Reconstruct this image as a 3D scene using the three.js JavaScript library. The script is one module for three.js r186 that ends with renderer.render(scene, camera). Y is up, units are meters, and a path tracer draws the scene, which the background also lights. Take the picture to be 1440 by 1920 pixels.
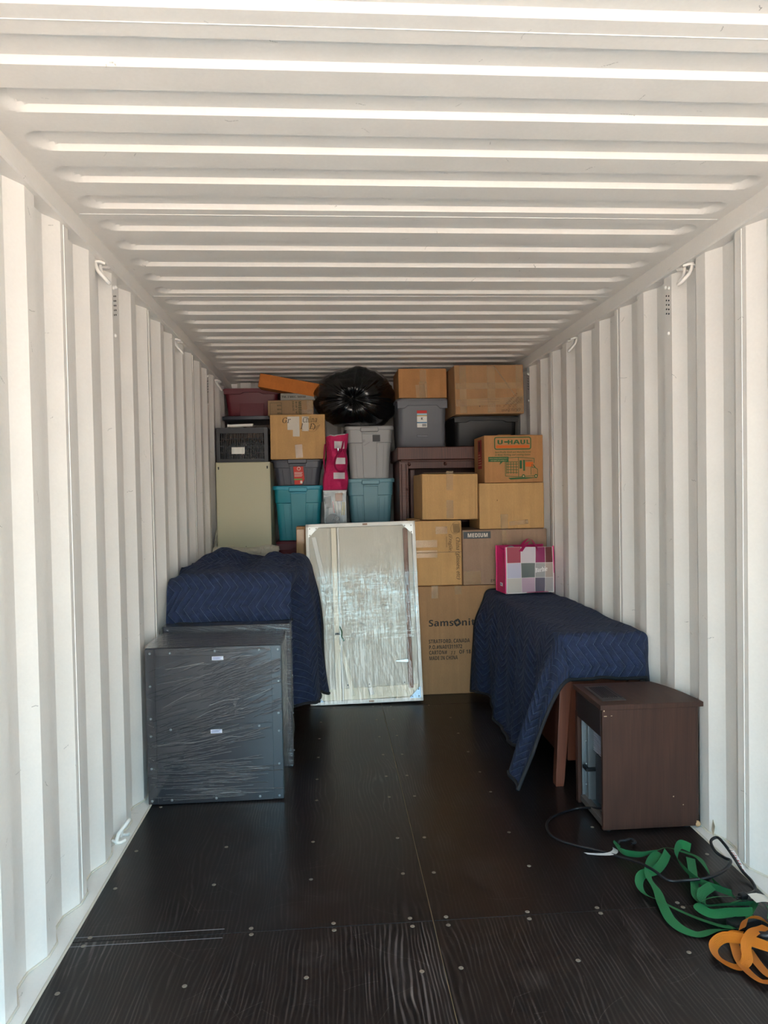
import * as THREE from 'three';
import { Sky } from 'three/addons/objects/Sky.js';
import { RoundedBoxGeometry } from 'three/addons/geometries/RoundedBoxGeometry.js';
import { mergeGeometries, mergeVertices, toCreasedNormals } from 'three/addons/utils/BufferGeometryUtils.js';

// ---------------------------------------------------------------- camera, sky, sun, exposure
const scene = new THREE.Scene();
const renderer = new THREE.WebGLRenderer();
renderer.toneMapping = THREE.LinearToneMapping;
renderer.toneMappingExposure = 3.05;
renderer.shadowMap.enabled = true;

const F_PIXELS = 1358.3;                                   // focal length on a 1440 x 1920 frame
const camera = new THREE.PerspectiveCamera(2 * Math.atan(960 / F_PIXELS) * 180 / Math.PI, 1440 / 1920, 0.05, 200);
{
  const yaw = 0.0713, pitch = -0.0248, roll = 0.0185;
  const fw = new THREE.Vector3(Math.sin(yaw) * Math.cos(pitch), Math.sin(pitch), -Math.cos(yaw) * Math.cos(pitch));
  const rt = new THREE.Vector3(Math.cos(yaw), 0, Math.sin(yaw));
  const up = new THREE.Vector3().crossVectors(rt, fw);
  camera.position.set(-0.2944, 1.362, 0);
  camera.up.copy(rt).multiplyScalar(Math.sin(roll)).addScaledVector(up, Math.cos(roll));
  camera.lookAt(camera.position.clone().add(fw));
}

const sunDir = new THREE.Vector3(0.3, 1.3, -1.0).normalize();
const sky = new Sky();
sky.name = 'sky';
sky.scale.setScalar(1000);
Object.assign(sky.material.uniforms.turbidity, { value: 3 });
sky.material.uniforms.rayleigh.value = 5;
sky.material.uniforms.mieCoefficient.value = 0.003;
sky.material.uniforms.mieDirectionalG.value = 0.7;
sky.material.uniforms.sunPosition.value.copy(sunDir);
sky.material.uniforms.cloudCoverage.value = 0;
scene.add(sky);
scene.backgroundIntensity = 0.43;
const sun = new THREE.DirectionalLight(0xffdeb8, 33);
sun.name = 'sun';
sun.position.copy(sunDir).multiplyScalar(30);
sun.castShadow = true;
sun.shadow.mapSize.set(2048, 2048);
Object.assign(sun.shadow.camera, { left: -14, right: 14, top: 14, bottom: -14, near: 1, far: 70 });
scene.add(sun, sun.target);

// ---------------------------------------------------------------- helpers
let seed = 20240611;
const rnd = () => { seed |= 0; seed = seed + 0x6D2B79F5 | 0; let t = Math.imul(seed ^ seed >>> 15, 1 | seed); t = t + Math.imul(t ^ t >>> 7, 61 | t) ^ t; return ((t ^ t >>> 14) >>> 0) / 4294967296; };
const rr = (a, b) => a + (b - a) * rnd();
const clamp = (v, a, b) => Math.min(b, Math.max(a, v));
const sstep = (a, b, v) => { const t = clamp((v - a) / (b - a), 0, 1); return t * t * (3 - 2 * t); };
const hash2 = (x, y, s = 0) => { let h = Math.imul(x | 0, 374761393) + Math.imul(y | 0, 668265263) + Math.imul(s | 0, 1274126177) | 0; h = Math.imul(h ^ h >>> 13, 1274126177); return ((h ^ h >>> 16) >>> 0) / 4294967296; };
function vnoise(x, y, s = 0, px = 0, py = 0) {             // value noise, optionally periodic with px, py cells
  const xi = Math.floor(x), yi = Math.floor(y), fx = x - xi, fy = y - yi;
  const w = (i, p) => p ? ((i % p) + p) % p : i;
  const a = hash2(w(xi, px), w(yi, py), s), b = hash2(w(xi + 1, px), w(yi, py), s), c = hash2(w(xi, px), w(yi + 1, py), s), d = hash2(w(xi + 1, px), w(yi + 1, py), s);
  const u = fx * fx * (3 - 2 * fx), v = fy * fy * (3 - 2 * fy);
  return a + (b - a) * u + (c - a) * v + (a - b - c + d) * u * v;
}
const fbm = (x, y, s = 0, o = 4) => { let r = 0, a = .5; for (let i = 0; i < o; i++) { r += a * vnoise(x, y, s + i); x *= 2.03; y *= 2.03; a *= .5; } return r; };

const names = new Map();
const numbered = (n) => { const k = names.get(n) ?? 0; names.set(n, k + 1); return k ? `${n}_${String(k).padStart(3, '0')}` : n; };
function mesh(name, geo, mat, parent = scene) {
  const m = new THREE.Mesh(geo, mat);
  m.name = parent === scene ? numbered(name) : name;
  m.castShadow = m.receiveShadow = true;
  parent.add(m);
  return m;
}
function thing(name, label, category, [x, y, z] = [0, 0, 0], turn = 0, group) {
  const o = new THREE.Group();
  o.name = numbered(name); o.position.set(x, y, z); o.rotation.y = turn;
  o.userData = { label, category };
  if (group) o.userData.group = group;
  scene.add(o);
  return o;
}
function structure(name, label) {
  const o = new THREE.Group();
  o.name = name; o.userData = { kind: 'structure', label, category: name.split('_')[0] };
  scene.add(o);
  return o;
}
// uv in metres from the dominant direction of each face
function metreUV(g, swap = false) {
  const n = g.index ? g.toNonIndexed() : g;
  const p = n.attributes.position, uv = new Float32Array(p.count * 2), nr = n.attributes.normal;
  for (let i = 0; i < p.count; i += 3) {
    let ax = 0, ay = 0, az = 0;
    for (let k = 0; k < 3; k++) { ax += nr.getX(i + k); ay += nr.getY(i + k); az += nr.getZ(i + k); }
    ax = Math.abs(ax); ay = Math.abs(ay); az = Math.abs(az);
    for (let k = 0; k < 3; k++) {
      const x = p.getX(i + k), y = p.getY(i + k), z = p.getZ(i + k);
      let u, v;
      if (az >= ax && az >= ay) { u = x; v = y; } else if (ax >= ay) { u = z; v = y; } else { u = x; v = z; }
      uv[(i + k) * 2] = swap ? v : u; uv[(i + k) * 2 + 1] = swap ? u : v;
    }
  }
  n.setAttribute('uv', new THREE.BufferAttribute(uv, 2));
  return n;
}
const rbox = (w, h, d, r = .004, s = 2) => new RoundedBoxGeometry(w, h, d, s, Math.min(r, w / 2.01, h / 2.01, d / 2.01));
const at = (g, x = 0, y = 0, z = 0, rx = 0, ry = 0, rz = 0) => { g.applyMatrix4(new THREE.Matrix4().compose(new THREE.Vector3(x, y, z), new THREE.Quaternion().setFromEuler(new THREE.Euler(rx, ry, rz)), new THREE.Vector3(1, 1, 1))); return g; };
const bx = (w, h, d, x, y, z, r = .003, rx = 0, ry = 0, rz = 0) => at(rbox(w, h, d, r, 1), x, y, z, rx, ry, rz);
const join = (list) => mergeGeometries(list.map((g) => { const n = g.index ? g.toNonIndexed() : g; for (const k of Object.keys(n.attributes)) if (!['position', 'normal', 'uv'].includes(k)) n.deleteAttribute(k); return n; }));
// grid surface from f(u, v) -> [x, y, z], uv from g(u, v)
function surface(nu, nv, f, guv = (u, v) => [u, v]) {
  const P = new Float32Array((nu + 1) * (nv + 1) * 3), T = new Float32Array((nu + 1) * (nv + 1) * 2), I = [];
  for (let j = 0, q = 0; j <= nv; j++) for (let i = 0; i <= nu; i++, q++) {
    P.set(f(i / nu, j / nv), q * 3); T.set(guv(i / nu, j / nv), q * 2);
    if (i < nu && j < nv) I.push(q, q + 1, q + nu + 1, q + 1, q + nu + 2, q + nu + 1);
  }
  const g = new THREE.BufferGeometry();
  g.setAttribute('position', new THREE.BufferAttribute(P, 3)); g.setAttribute('uv', new THREE.BufferAttribute(T, 2)); g.setIndex(I);
  g.computeVertexNormals();
  return g;
}
// stack of rounded-rectangle rings {y, w, d, r, x, z}, closed at both ends
function loft(rings, n = 5) {
  const seg = [];
  for (const R of rings) {
    const r = Math.min(R.r ?? .02, R.w / 2.01, R.d / 2.01), pts = [];
    for (const [cx, cz, a0] of [[1, 1, 0], [-1, 1, 1], [-1, -1, 2], [1, -1, 3]])
      for (let k = 0; k <= n; k++) { const a = (a0 + k / n) * Math.PI / 2; pts.push([(R.x ?? 0) + cx * (R.w / 2 - r) + r * Math.cos(a), R.y, (R.z ?? 0) + cz * (R.d / 2 - r) + r * Math.sin(a)]); }
    seg.push(pts);
  }
  const m = seg[0].length, P = [], I = [];
  for (const s of seg) for (const p of s) P.push(...p);
  for (let j = 0; j + 1 < seg.length; j++) for (let i = 0; i < m; i++) { const a = j * m + i, b = j * m + (i + 1) % m; I.push(a, a + m, b, b, a + m, b + m); }
  const cap = (j, flip) => { const R = rings[j], c = P.length / 3; P.push(R.x ?? 0, R.y, R.z ?? 0); for (let i = 0; i < m; i++) { const a = j * m + i, b = j * m + (i + 1) % m; flip ? I.push(c, a, b) : I.push(c, b, a); } };
  cap(0, true); cap(seg.length - 1, false);
  const g = new THREE.BufferGeometry();
  g.setAttribute('position', new THREE.Float32BufferAttribute(P, 3)); g.setIndex(I);
  const c = toCreasedNormals(g, .6);
  return metreUV(c);
}
function extrude(pts, depth, bevel = 0) {
  const s = new THREE.Shape(pts.map(([x, y]) => new THREE.Vector2(x, y)));
  const g = new THREE.ExtrudeGeometry(s, { depth, bevelEnabled: bevel > 0, bevelSize: bevel, bevelThickness: bevel, bevelSegments: 1, curveSegments: 8 });
  return metreUV(g);
}
const tube = (pts, r, n = 60, k = 8, closed = false) => new THREE.TubeGeometry(new THREE.CatmullRomCurve3(pts.map((p) => new THREE.Vector3(...p)), closed, 'centripetal'), n, r, k, closed);

// ---------------------------------------------------------------- textures
function dataTex(w, h, f, { srgb = false, repeat = [1, 1] } = {}) {
  const d = new Uint8Array(w * h * 4);
  for (let j = 0, q = 0; j < h; j++) for (let i = 0; i < w; i++, q += 4) {
    const c = f(i, j), a = Array.isArray(c) ? c : [c, c, c];
    d[q] = clamp(a[0], 0, 1) * 255; d[q + 1] = clamp(a[1], 0, 1) * 255; d[q + 2] = clamp(a[2], 0, 1) * 255; d[q + 3] = 255;
  }
  const t = new THREE.DataTexture(d, w, h, THREE.RGBAFormat);
  t.wrapS = t.wrapT = THREE.RepeatWrapping; t.magFilter = THREE.LinearFilter; t.minFilter = THREE.LinearMipmapLinearFilter; t.generateMipmaps = true;
  if (srgb) t.colorSpace = THREE.SRGBColorSpace;
  t.repeat.set(...repeat); t.needsUpdate = true;
  return t;
}
function canvasTex(w, h, draw) {
  const c = document.createElement('canvas'); c.width = w; c.height = h;
  const x = c.getContext('2d'); draw(x, w, h);
  const t = new THREE.CanvasTexture(c); t.colorSpace = THREE.SRGBColorSpace; t.anisotropy = 8;
  return t;
}
const std = (color, roughness = .6, o = {}) => new THREE.MeshPhysicalMaterial({ color, roughness, ...o });
const both = { side: THREE.DoubleSide };

// painted steel: cream white with faint scuffs and drips of primer
const T_wall = dataTex(1024, 1024, (i, j) => {
  let v = .99 + .02 * (vnoise(i / 64, j / 64, 1, 16, 16) - .5) + .012 * (vnoise(i / 4, j / 4, 2, 256, 256) - .5);
  return [v, v, v];
}, { srgb: true, repeat: [1 / 1.7, 1 / 1.7] });
{ // hair scratches and scuffs
  const d = T_wall.image.data;
  for (let k = 0; k < 46; k++) {
    let x = rr(0, 1024), y = rr(0, 1024), a = rr(0, 6.28); const L = rr(4, 26), tone = rr(.62, .88);
    for (let s = 0; s < L; s++) { a += rr(-.25, .25); x += Math.cos(a); y += Math.sin(a); const q = (((y | 0) & 1023) * 1024 + ((x | 0) & 1023)) * 4; if (rnd() < .75) for (let c = 0; c < 3; c++) d[q + c] *= tone; }
  }
}
const T_wallBump = dataTex(512, 512, (i, j) => .5 + .35 * (vnoise(i / 40, j / 40, 5, 13, 13) - .5) + .2 * (vnoise(i / 3, j / 3, 6, 171, 171) - .5), { repeat: [1 / .6, 1 / .6] });
const M_wall = std(new THREE.Color().setRGB(.905, .872, .83), .42, { map: T_wall, bumpMap: T_wallBump, bumpScale: .0004, ...both });
const M_seal = std(new THREE.Color().setRGB(.72, .67, .57), .6);
const M_bead = std(new THREE.Color().setRGB(.9, .88, .85), .3);

// film-faced plywood: dark phenolic skin, pale worn grain running along the container
function floorTex(s, wear) {
  const W = 1024, H = 2048;
  const t = dataTex(W, H, (i, j) => {
    const x = i / W, y = j / H;
    const warp = .8 * (fbm(x * 4, y * 2.2, s, 3) - .5) + .03 * vnoise(x * 20, y * 14, s + 3);
    const g = Math.sin((x * 84 + warp * 13 + 1.1 * vnoise(x * 26, y * 9, s + 9) + .5 * vnoise(x * 70, y * 30, s + 13)) * 6.283);
    const band = vnoise(x * 190, y * 14, s + 5);
    const patch = sstep(.36, .72, fbm(x * 3.2, y * 4.2, s + 7, 4));
    const line = sstep(-.1, .95, g) * (.3 + .7 * band) * (.55 + .45 * sstep(.2, .6, vnoise(x * 60, y * 30, s + 15)));
    const dust = sstep(.55, .8, fbm(x * 9, y * 14, s + 11, 4)) * .05;
    const grit = hash2(i, j, s) > .9993 ? .25 : 0;
    const v = line * wear * (.45 + .55 * patch) + dust * wear * 4 + grit + .012 * vnoise(x * 300, y * 500, s + 1);
    return [.1 + v, .078 + v * .97, .074 + v * .95];
  }, { srgb: true });
  const d = t.image.data;
  for (let k = 0; k < 190; k++) {                          // scratches dragged in by pallets and feet
    let x = rr(0, W), y = rr(0, H), a = rr(0, 6.28), c = rr(-.006, .006); const L = rr(10, 150), tone = rr(10, 46);
    for (let q = 0; q < L; q++) { a += c; x += Math.cos(a); y += Math.sin(a) * .98; if (x < 1 || y < 1 || x > W - 2 || y > H - 2) break; const o = ((y | 0) * W + (x | 0)) * 4; for (let e = 0; e < 3; e++) d[o + e] = Math.min(215, d[o + e] + tone); }
  }
  return t;
}
const M_floor = [[11, .38], [37, .36], [53, .2], [71, .2], [91, .12], [97, .12]].map(([s, w]) => {
  const t = floorTex(s, w);
  return std(0xffffff, .28, { specularIntensity: .55, map: t, bumpMap: t, bumpScale: .0003 });
});

// cardboard
const T_card = dataTex(512, 512, (i, j) => {
  const flute = .012 * Math.sin(i / 512 * 6.283 * 64), blotch = .07 * (fbm(i / 90, j / 90, 21, 4) - .5), fib = .05 * (vnoise(i / 1.5, j / 9, 23) - .5), ver = .05 * (vnoise(i / 14, j / 400, 29) - .5);
  return .93 + flute + blotch + fib + ver;
}, { srgb: true, repeat: [2, 2] });
const T_cardB = dataTex(512, 512, (i, j) => .5 + .12 * Math.sin(i / 512 * 6.283 * 64) + .3 * (fbm(i / 60, j / 120, 31, 3) - .5), { repeat: [2, 2] });
const card = (hex) => std(hex, .82, { map: T_card, bumpMap: T_cardB, bumpScale: .0012 });
const M_kraft = card(0xd2a56c), M_kraftDull = card(0xb0875f), M_kraftWarm = card(0xc08a57), M_kraftGrey = card(0xa98a72), M_kraftOld = card(0x9d7f5e), M_orange = card(0xc9762f), M_pale = card(0x9a9890);
const T_crinkle = dataTex(512, 512, (i, j) => { const a = 1 - Math.abs(2 * fbm(i / 22, j / 60, 41, 4) - 1), b = 1 - Math.abs(2 * fbm(i / 60, j / 16, 47, 4) - 1); return .6 * a + .4 * b; }, { repeat: [4, 4] });
const M_tape = std(0xd2ae7e, .12, { transparent: true, opacity: .26, bumpMap: T_crinkle, bumpScale: .006, clearcoat: 1, clearcoatRoughness: .1 });
const M_whiteTape = std(0xe6dccb, .3, { transparent: true, opacity: .7, bumpMap: T_crinkle, bumpScale: .003 });

// quilted moving blanket
const T_quilt = dataTex(1024, 1024, (i, j) => {
  const u = i / 1024 * .4, v = j / 1024 * .4;
  const tri = Math.abs(((v / .2) % 1 + 1) % 1 * 2 - 1);
  const ph = (u + tri * .07) / .04, f = Math.abs(((ph % 1) + 1) % 1 * 2 - 1);
  const puff = Math.sqrt(1 - f * f * .98);
  return .12 + .75 * puff * (.78 + .3 * (vnoise(i / 22, j / 22, 61, 46, 46) - .3)) + .1 * (vnoise(i / 6, j / 6, 63, 170, 170) - .5);
}, { repeat: [2.5, 2.5] });
const T_quiltC = dataTex(1024, 1024, (i, j) => {
  const u = i / 1024 * .4, v = j / 1024 * .4;
  const tri = Math.abs(((v / .2) % 1 + 1) % 1 * 2 - 1);
  const ph = (u + tri * .07) / .04, f = Math.abs(((ph % 1) + 1) % 1 * 2 - 1);
  const stitch = f > .93 && ((v / .006) % 1 + 1) % 1 < .62 ? .3 : 0;
  const w = .06 * (vnoise(i / 3, j / 3, 67, 341, 341) - .5) + .08 * (vnoise(i / 50, j / 50, 69, 20, 20) - .5);
  return [.095 + stitch + w * .6, .155 + stitch + w * .7, .28 + stitch * .85 + w];
}, { srgb: true, repeat: [2.5, 2.5] });
const M_quilt = std(0xffffff, .85, { map: T_quiltC, bumpMap: T_quilt, bumpScale: .013, sheen: .1, sheenRoughness: .6, sheenColor: new THREE.Color(0x6d86b8), ...both });
const M_binding = std(0x1a1c22, .8);

// stretch film: streaks pulled tight one way
const film = (t, o = {}) => new THREE.MeshPhysicalMaterial({ color: 0xffffff, roughness: .14, transmission: 1, thickness: 0, ior: 1.5, bumpMap: t, bumpScale: .006, ...both, ...o });
// relief of pulled film: rounded ridges standing up from the sheet; the plastic itself is clear and colourless
function creaseFilm(w, h, draw, high, ior = 1.6) {
  const t = canvasTex(w, h, (c) => {
    c.fillStyle = '#000'; c.fillRect(0, 0, w, h); c.lineCap = 'round';
    const line = (x, y, a, L, wd, al, bend = 0) => {
      for (const k of [3.4, 2.2, 1.1]) { c.strokeStyle = `rgba(255,255,255,${al * .45})`; c.lineWidth = wd * k; c.beginPath(); c.moveTo(x, y); c.quadraticCurveTo(x + Math.cos(a) * L / 2 - Math.sin(a) * bend, y + Math.sin(a) * L / 2 + Math.cos(a) * bend, x + Math.cos(a) * L, y + Math.sin(a) * L); c.stroke(); }
    };
    draw(line, c, w, h);
  });
  t.colorSpace = THREE.NoColorSpace;
  return film(t, { bumpScale: high, roughness: .08, ior });   // several layers wound over each other mirror more than one
}
// woods
function woodTex(base, dark, s, fx = 46) { return dataTex(512, 1024, (i, j) => {
  const x = i / 512, y = j / 1024, w = 1.2 * fbm(x * 3, y * 1.3, s, 3), g = .5 + .5 * Math.sin((x * fx + w * 9) * 6.283 * .5), p = vnoise(x * 240, y * 10, s + 4);
  const k = clamp(.25 * g + .45 * p + .5 * (fbm(x * 7, y * 2, s + 2, 3) - .3), 0, 1);
  return [0, 1, 2].map((c) => base[c] + (dark[c] - base[c]) * k);
}, { srgb: true, repeat: [2, 1] }); }
const T_espresso = woodTex([.285, .19, .158], [.21, .138, .115], 81, 12);
const M_espresso = std(0xffffff, .52, { specularIntensity: .6, map: T_espresso, bumpMap: T_espresso, bumpScale: .0005 });
const T_brown = woodTex([.4, .225, .17], [.21, .11, .085], 87, 60);
const M_brown = std(0xffffff, .5, { map: T_brown, bumpMap: T_brown, bumpScale: .0015 });
const T_cherry = woodTex([.46, .25, .17], [.34, .17, .11], 93, 24);
const M_cherry = std(0xffffff, .45, { map: T_cherry });
const T_plank = woodTex([.55, .4, .32], [.40, .27, .21], 99, 30);
const M_plank = std(0xffffff, .6, { map: T_plank });

const M_steel = std(0x9aa4aa, .35, { metalness: .8 });
const M_screw = std(0x8f867a, .5, { metalness: .5 });
const M_black = std(0x15161a, .5);
const M_blackPlastic = std(0x14161c, .45);
const M_paper = std(0xe9e7df, .75);

// print on a flat face: text and marks only, drawn on a clear ground
function print(parent, name, w, h, x, y, z, draw, ppm = 1400, turn = 0, label) {
  const W = Math.min(1024, Math.round(w * ppm)), H = Math.min(1024, Math.round(h * ppm));
  const m = mesh(name, at(new THREE.PlaneGeometry(w, h), 0, 0, 0), std(0xffffff, .8, { map: canvasTex(W, H, draw), transparent: true }), parent);
  m.position.set(x, y, z); m.rotation.y = turn; m.castShadow = false;
  if (label) m.userData.label = label;
  return m;
}
const textFit = (c, s, x, y, w) => { const m = c.measureText(s).width; c.save(); c.translate(x, y); c.scale(w / m, 1); c.fillText(s, 0, 0); c.restore(); };

// ---------------------------------------------------------------- the container and the yard
const DOOR = 0.9, BACK = -6.5, INNER = 1.166, DEEP = .033, PITCH = .278, ROOF = 2.356, RAIL = 2.275, FLOORHALF = 1.123;
{
  const ground = structure('floor_yard', 'sunlit pale gravel yard in front of the container doors');
  ground.userData.category = 'ground';
  const t = dataTex(512, 512, (i, j) => { const v = .68 + .2 * (fbm(i / 12, j / 12, 101, 4) - .5) + .1 * (hash2(i, j, 3) - .5); return [v, v * .95, v * .87]; }, { srgb: true, repeat: [.6, .6] });
  const g = metreUV(at(new THREE.BoxGeometry(60, .2, 60), 0, -.3, 0));
  mesh('gravel', g, std(0xffffff, .95, { map: t }), ground);
}
const corr = (q) => { q = ((q % PITCH) + PITCH) % PITCH; return q < .07 ? 0 : q < .138 ? (q - .07) / .068 : q < .21 ? 1 : 1 - (q - .21) / .068; };
function corrLine(phase, za, zb) {                          // distances along the wall with their depth, from za to zb (both positive)
  const out = [[za, corr(za - phase)]];
  for (let k = -30; k < 22; k++) for (const o of [0, .07, .138, .21]) { const z = phase + PITCH * k + o; if (z > za + 1e-4 && z < zb - 1e-4) out.push([z, corr(z - phase)]); }
  out.sort((a, b) => a[0] - b[0]);
  out.push([zb, corr(zb - phase)]);
  return out;
}
function sheet(line, side, y0, y1) {
  const P = [], T = [], N = [], th = .003;
  for (let i = 0; i + 1 < line.length; i++) {
    const [za, da] = line[i], [zb, db] = line[i + 1], len = Math.hypot(zb - za, (db - da) * DEEP), nx = -side * (zb - za) / len, nz = -(db - da) * DEEP / len * -1;
    for (const [o, s] of [[0, 1], [th, -1]]) {
      const A = [side * (INNER + da * DEEP + o), -za], B = [side * (INNER + db * DEEP + o), -zb];
      const quad = [[A, y0], [B, y0], [B, y1], [A, y0], [B, y1], [A, y1]];
      if (side * s > 0) quad.reverse();
      for (const [q, y] of quad) { P.push(q[0], y, q[1]); T.push(-q[1] + (side > 0 ? .37 : 0), y); N.push(nx * s, 0, nz * s); }
    }
  }
  const g = new THREE.BufferGeometry();
  g.setAttribute('position', new THREE.Float32BufferAttribute(P, 3)); g.setAttribute('uv', new THREE.Float32BufferAttribute(T, 2));
  g.computeVertexNormals();
  return g;
}
function lashingRing(parent, x, y, z, side, down = 1) {
  const u = [];
  for (let k = 0; k <= 12; k++) { const a = Math.PI * k / 12; u.push([x - side * (.012 + .03 * Math.sin(a)), y - down * (.04 + .036 * Math.sin(a)), z + .03 * Math.cos(a)]); }
  const g = [tube([[x, y + down * .004, z + .03], [x - side * .004, y - down * .02, z + .031], ...u, [x - side * .004, y - down * .02, z - .031], [x, y + down * .004, z - .03]], .0075, 50, 8)];
  for (const s of [-1, 1]) g.push(tube([[x + side * .016, y - down * .012, z + s * .03], [x - side * .012, y - down * .004, z + s * .034], [x - side * .036, y - down * .01, z + s * .024]], .0065, 10, 6));
  mesh('lashing_ring', join(g), M_wall, parent);
}
for (const [side, name, phase, seam0, txt] of [[-1, 'wall_left', 2.1898, 1, 'left corrugated white steel container wall'], [1, 'wall_right', 2.4556, 0, 'right corrugated white steel container wall']]) {
  const w = structure(name, txt);
  const cuts = [];
  for (let k = seam0 - 24; k < 22; k += 4) { const z = phase + PITCH * k + .028; if (z > -DOOR + .1 && z < -BACK - .1) cuts.push(z); }
  const edges = [-DOOR, ...cuts, -BACK];
  for (let i = 0; i + 1 < edges.length; i++) mesh('wall_panel', sheet(corrLine(phase, edges[i], edges[i + 1]), side, -.03, RAIL + .01), M_wall, w);
  for (const z of cuts) mesh('weld_seam', at(new THREE.CylinderGeometry(.0019, .0019, RAIL, 6), side * (INNER - .0004), RAIL / 2, -z), M_bead, w);
  // weld bead where the sheet meets the bottom rail
  const base = corrLine(phase, -DOOR, -BACK).map(([z, d]) => [side * (INNER + d * DEEP - .002), .003, -z]);
  mesh('sealant_bead', (() => { const c = new THREE.CurvePath(); for (let i = 0; i + 1 < base.length; i++) c.add(new THREE.LineCurve3(new THREE.Vector3(...base[i]), new THREE.Vector3(...base[i + 1]))); return new THREE.TubeGeometry(c, 1400, .0042, 6); })(), M_seal, w);
  for (const z of [2.885, 4.267, 5.75]) lashingRing(w, side * 1.178, 2.272, -z, side);
  if (side < 0) lashingRing(w, -1.172, .002, -2.93, side, -1);
  // vents: raised plate rivets and a cluster of small holes on one inner flat
  for (const z of [3.05, 5.30]) {
    const holes = [], blobs = [];
    const zc = phase + PITCH * Math.round((z - phase) / PITCH - .1) + .035;
    for (let r = 0; r < 5; r++) for (const s of [-1, 1]) holes.push(at(new THREE.CylinderGeometry(.0036, .0036, .002, 8), side * (INNER - .0012), 2.195 - r * .019 - (s > 0 ? .006 : 0), -zc + s * .011, 0, 0, Math.PI / 2));
    for (const [y, o] of [[2.232, -.016], [2.222, .014], [2.03, .008]]) blobs.push(at(new THREE.SphereGeometry(.008, 10, 8), side * INNER, y, -zc + o));
    mesh('vent_holes', join(holes), M_black, w);
    mesh('sealant_blob', join(blobs), M_bead, w);
  }
  if (side > 0) {
    const s = mesh('tape_scrap', at(rbox(.002, .045, .06, .001, 1), INNER - .0015 + .006, .035, -2.715, .3, -.3, 0), std(0xd8ceb8, .6), w);
    s.userData.label = 'torn scrap of beige tape low on the wall';
  }
}
{ // end wall, corrugated upright
  const w = structure('wall_back', 'corrugated end wall behind the stacked goods');
  const P = [];
  for (let x = -1.2; x < 1.2; x += .25) P.push([x, 0], [x + .09, 0], [x + .125, -.04], [x + .215, -.04]);
  P.push([1.3, 0]);
  const s = [...P.map(([x, z]) => [x, z]), ...P.slice().reverse().map(([x, z]) => [x, z - .003])];
  const g = new THREE.ExtrudeGeometry(new THREE.Shape(s.map(([x, z]) => new THREE.Vector2(x, -z))), { depth: 2.5, bevelEnabled: false });
  mesh('wall_panel', metreUV(at(g, 0, 2.4, BACK, Math.PI / 2, 0, 0)), M_wall, w);
}
{ // roof sheets with pressed pockets
  const roof = structure('ceiling', 'white steel container roof with pressed cross ribs');
  const step = .209, z0 = 2.3564;                          // far foot of pocket k at z0 + k * step
  const pocket = (x, z) => {
    const k = Math.floor((z - (z0 - .112)) / step), q = z - (z0 - .112) - k * step - .056;   // distance from the pocket axis
    const half = .056, L = 1.118 - half, dx = Math.max(0, Math.abs(x) - L), d = half - Math.hypot(dx, q);
    return .0145 * clamp(d / (.0135 + .03 * sstep(L - .02, L + .03, Math.abs(x))), 0, 1);
  };
  const seams = []; for (let i = -5; i < 5; i++) { const z = 2.613 + i * step * 5; if (z > -DOOR + .05 && z < -BACK - .05) seams.push(z); }
  const edges = [-DOOR, ...seams, -BACK];
  const xs = []; for (let x = -1.17; x <= -1.03; x += .0055) xs.push(x); for (let x = -.95; x <= .951; x += .19) xs.push(x); for (let x = 1.03; x <= 1.171; x += .0055) xs.push(x);
  for (let e = 0; e + 1 < edges.length; e++) {
    const zs = [edges[e], edges[e + 1]];
    for (let k = -26; k < 24; k++) for (const o of [0, .0045, .009, .0135, .025, .04, .056, .072, .087, .0985, .103, .1075, .112, .16]) { const z = z0 - .112 + k * step + o; if (z > edges[e] + 1e-4 && z < edges[e + 1] - 1e-4) zs.push(z); }
    zs.sort((a, b) => a - b);
    const nu = xs.length - 1, nv = zs.length - 1;
    const g = surface(nu, nv, (u, v) => { const x = xs[Math.round(u * nu)], z = zs[Math.round(v * nv)]; return [x, ROOF + pocket(x, z), -z]; }, (u, v) => [xs[Math.round(u * nu)], zs[Math.round(v * nv)]]);
    mesh('roof_panel', toCreasedNormals(g, .32), M_wall, roof);
  }
  for (const z of seams) mesh('weld_seam', at(new THREE.CylinderGeometry(.0016, .0016, 2.3, 6), 0, ROOF, -z, 0, 0, Math.PI / 2), M_bead, roof);
  mesh('roof_skin', at(new THREE.BoxGeometry(2.5, .01, DOOR - BACK + .1), 0, ROOF + .05, (DOOR + BACK) / 2), M_wall, roof);
}
let trim = 0;
const trimMesh = (label, geo, mat = M_wall) => { const m = new THREE.Mesh(geo, mat); m.name = `trim_${++trim}`; m.castShadow = m.receiveShadow = true; m.userData = { kind: 'structure', label, category: 'trim' }; scene.add(m); return m; };
for (const side of [-1, 1]) {
  const g = new THREE.ExtrudeGeometry(new THREE.Shape([[1.15, RAIL], [1.25, RAIL], [1.25, ROOF + .06], [1.168, ROOF + .06], [1.161, ROOF], [1.146, RAIL + .006]].map(([x, y]) => new THREE.Vector2(side * x, y))), { depth: DOOR - BACK, bevelEnabled: false });
  trimMesh(`${side < 0 ? 'left' : 'right'} top side rail between wall and roof`, metreUV(at(g, 0, 0, BACK)));
  trimMesh(`${side < 0 ? 'left' : 'right'} bottom rail ledge along the dark floor`, metreUV(at(new THREE.BoxGeometry(.14, .03, DOOR - BACK), side * (FLOORHALF + .07), -.015, (DOOR + BACK) / 2)));
  trimMesh(`${side < 0 ? 'left' : 'right'} beige sealant line along the floor edge`, at(new THREE.CylinderGeometry(.005, .005, DOOR - BACK, 6), side * (FLOORHALF + .001), -.0005, (DOOR + BACK) / 2, Math.PI / 2), M_seal);
}
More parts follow.
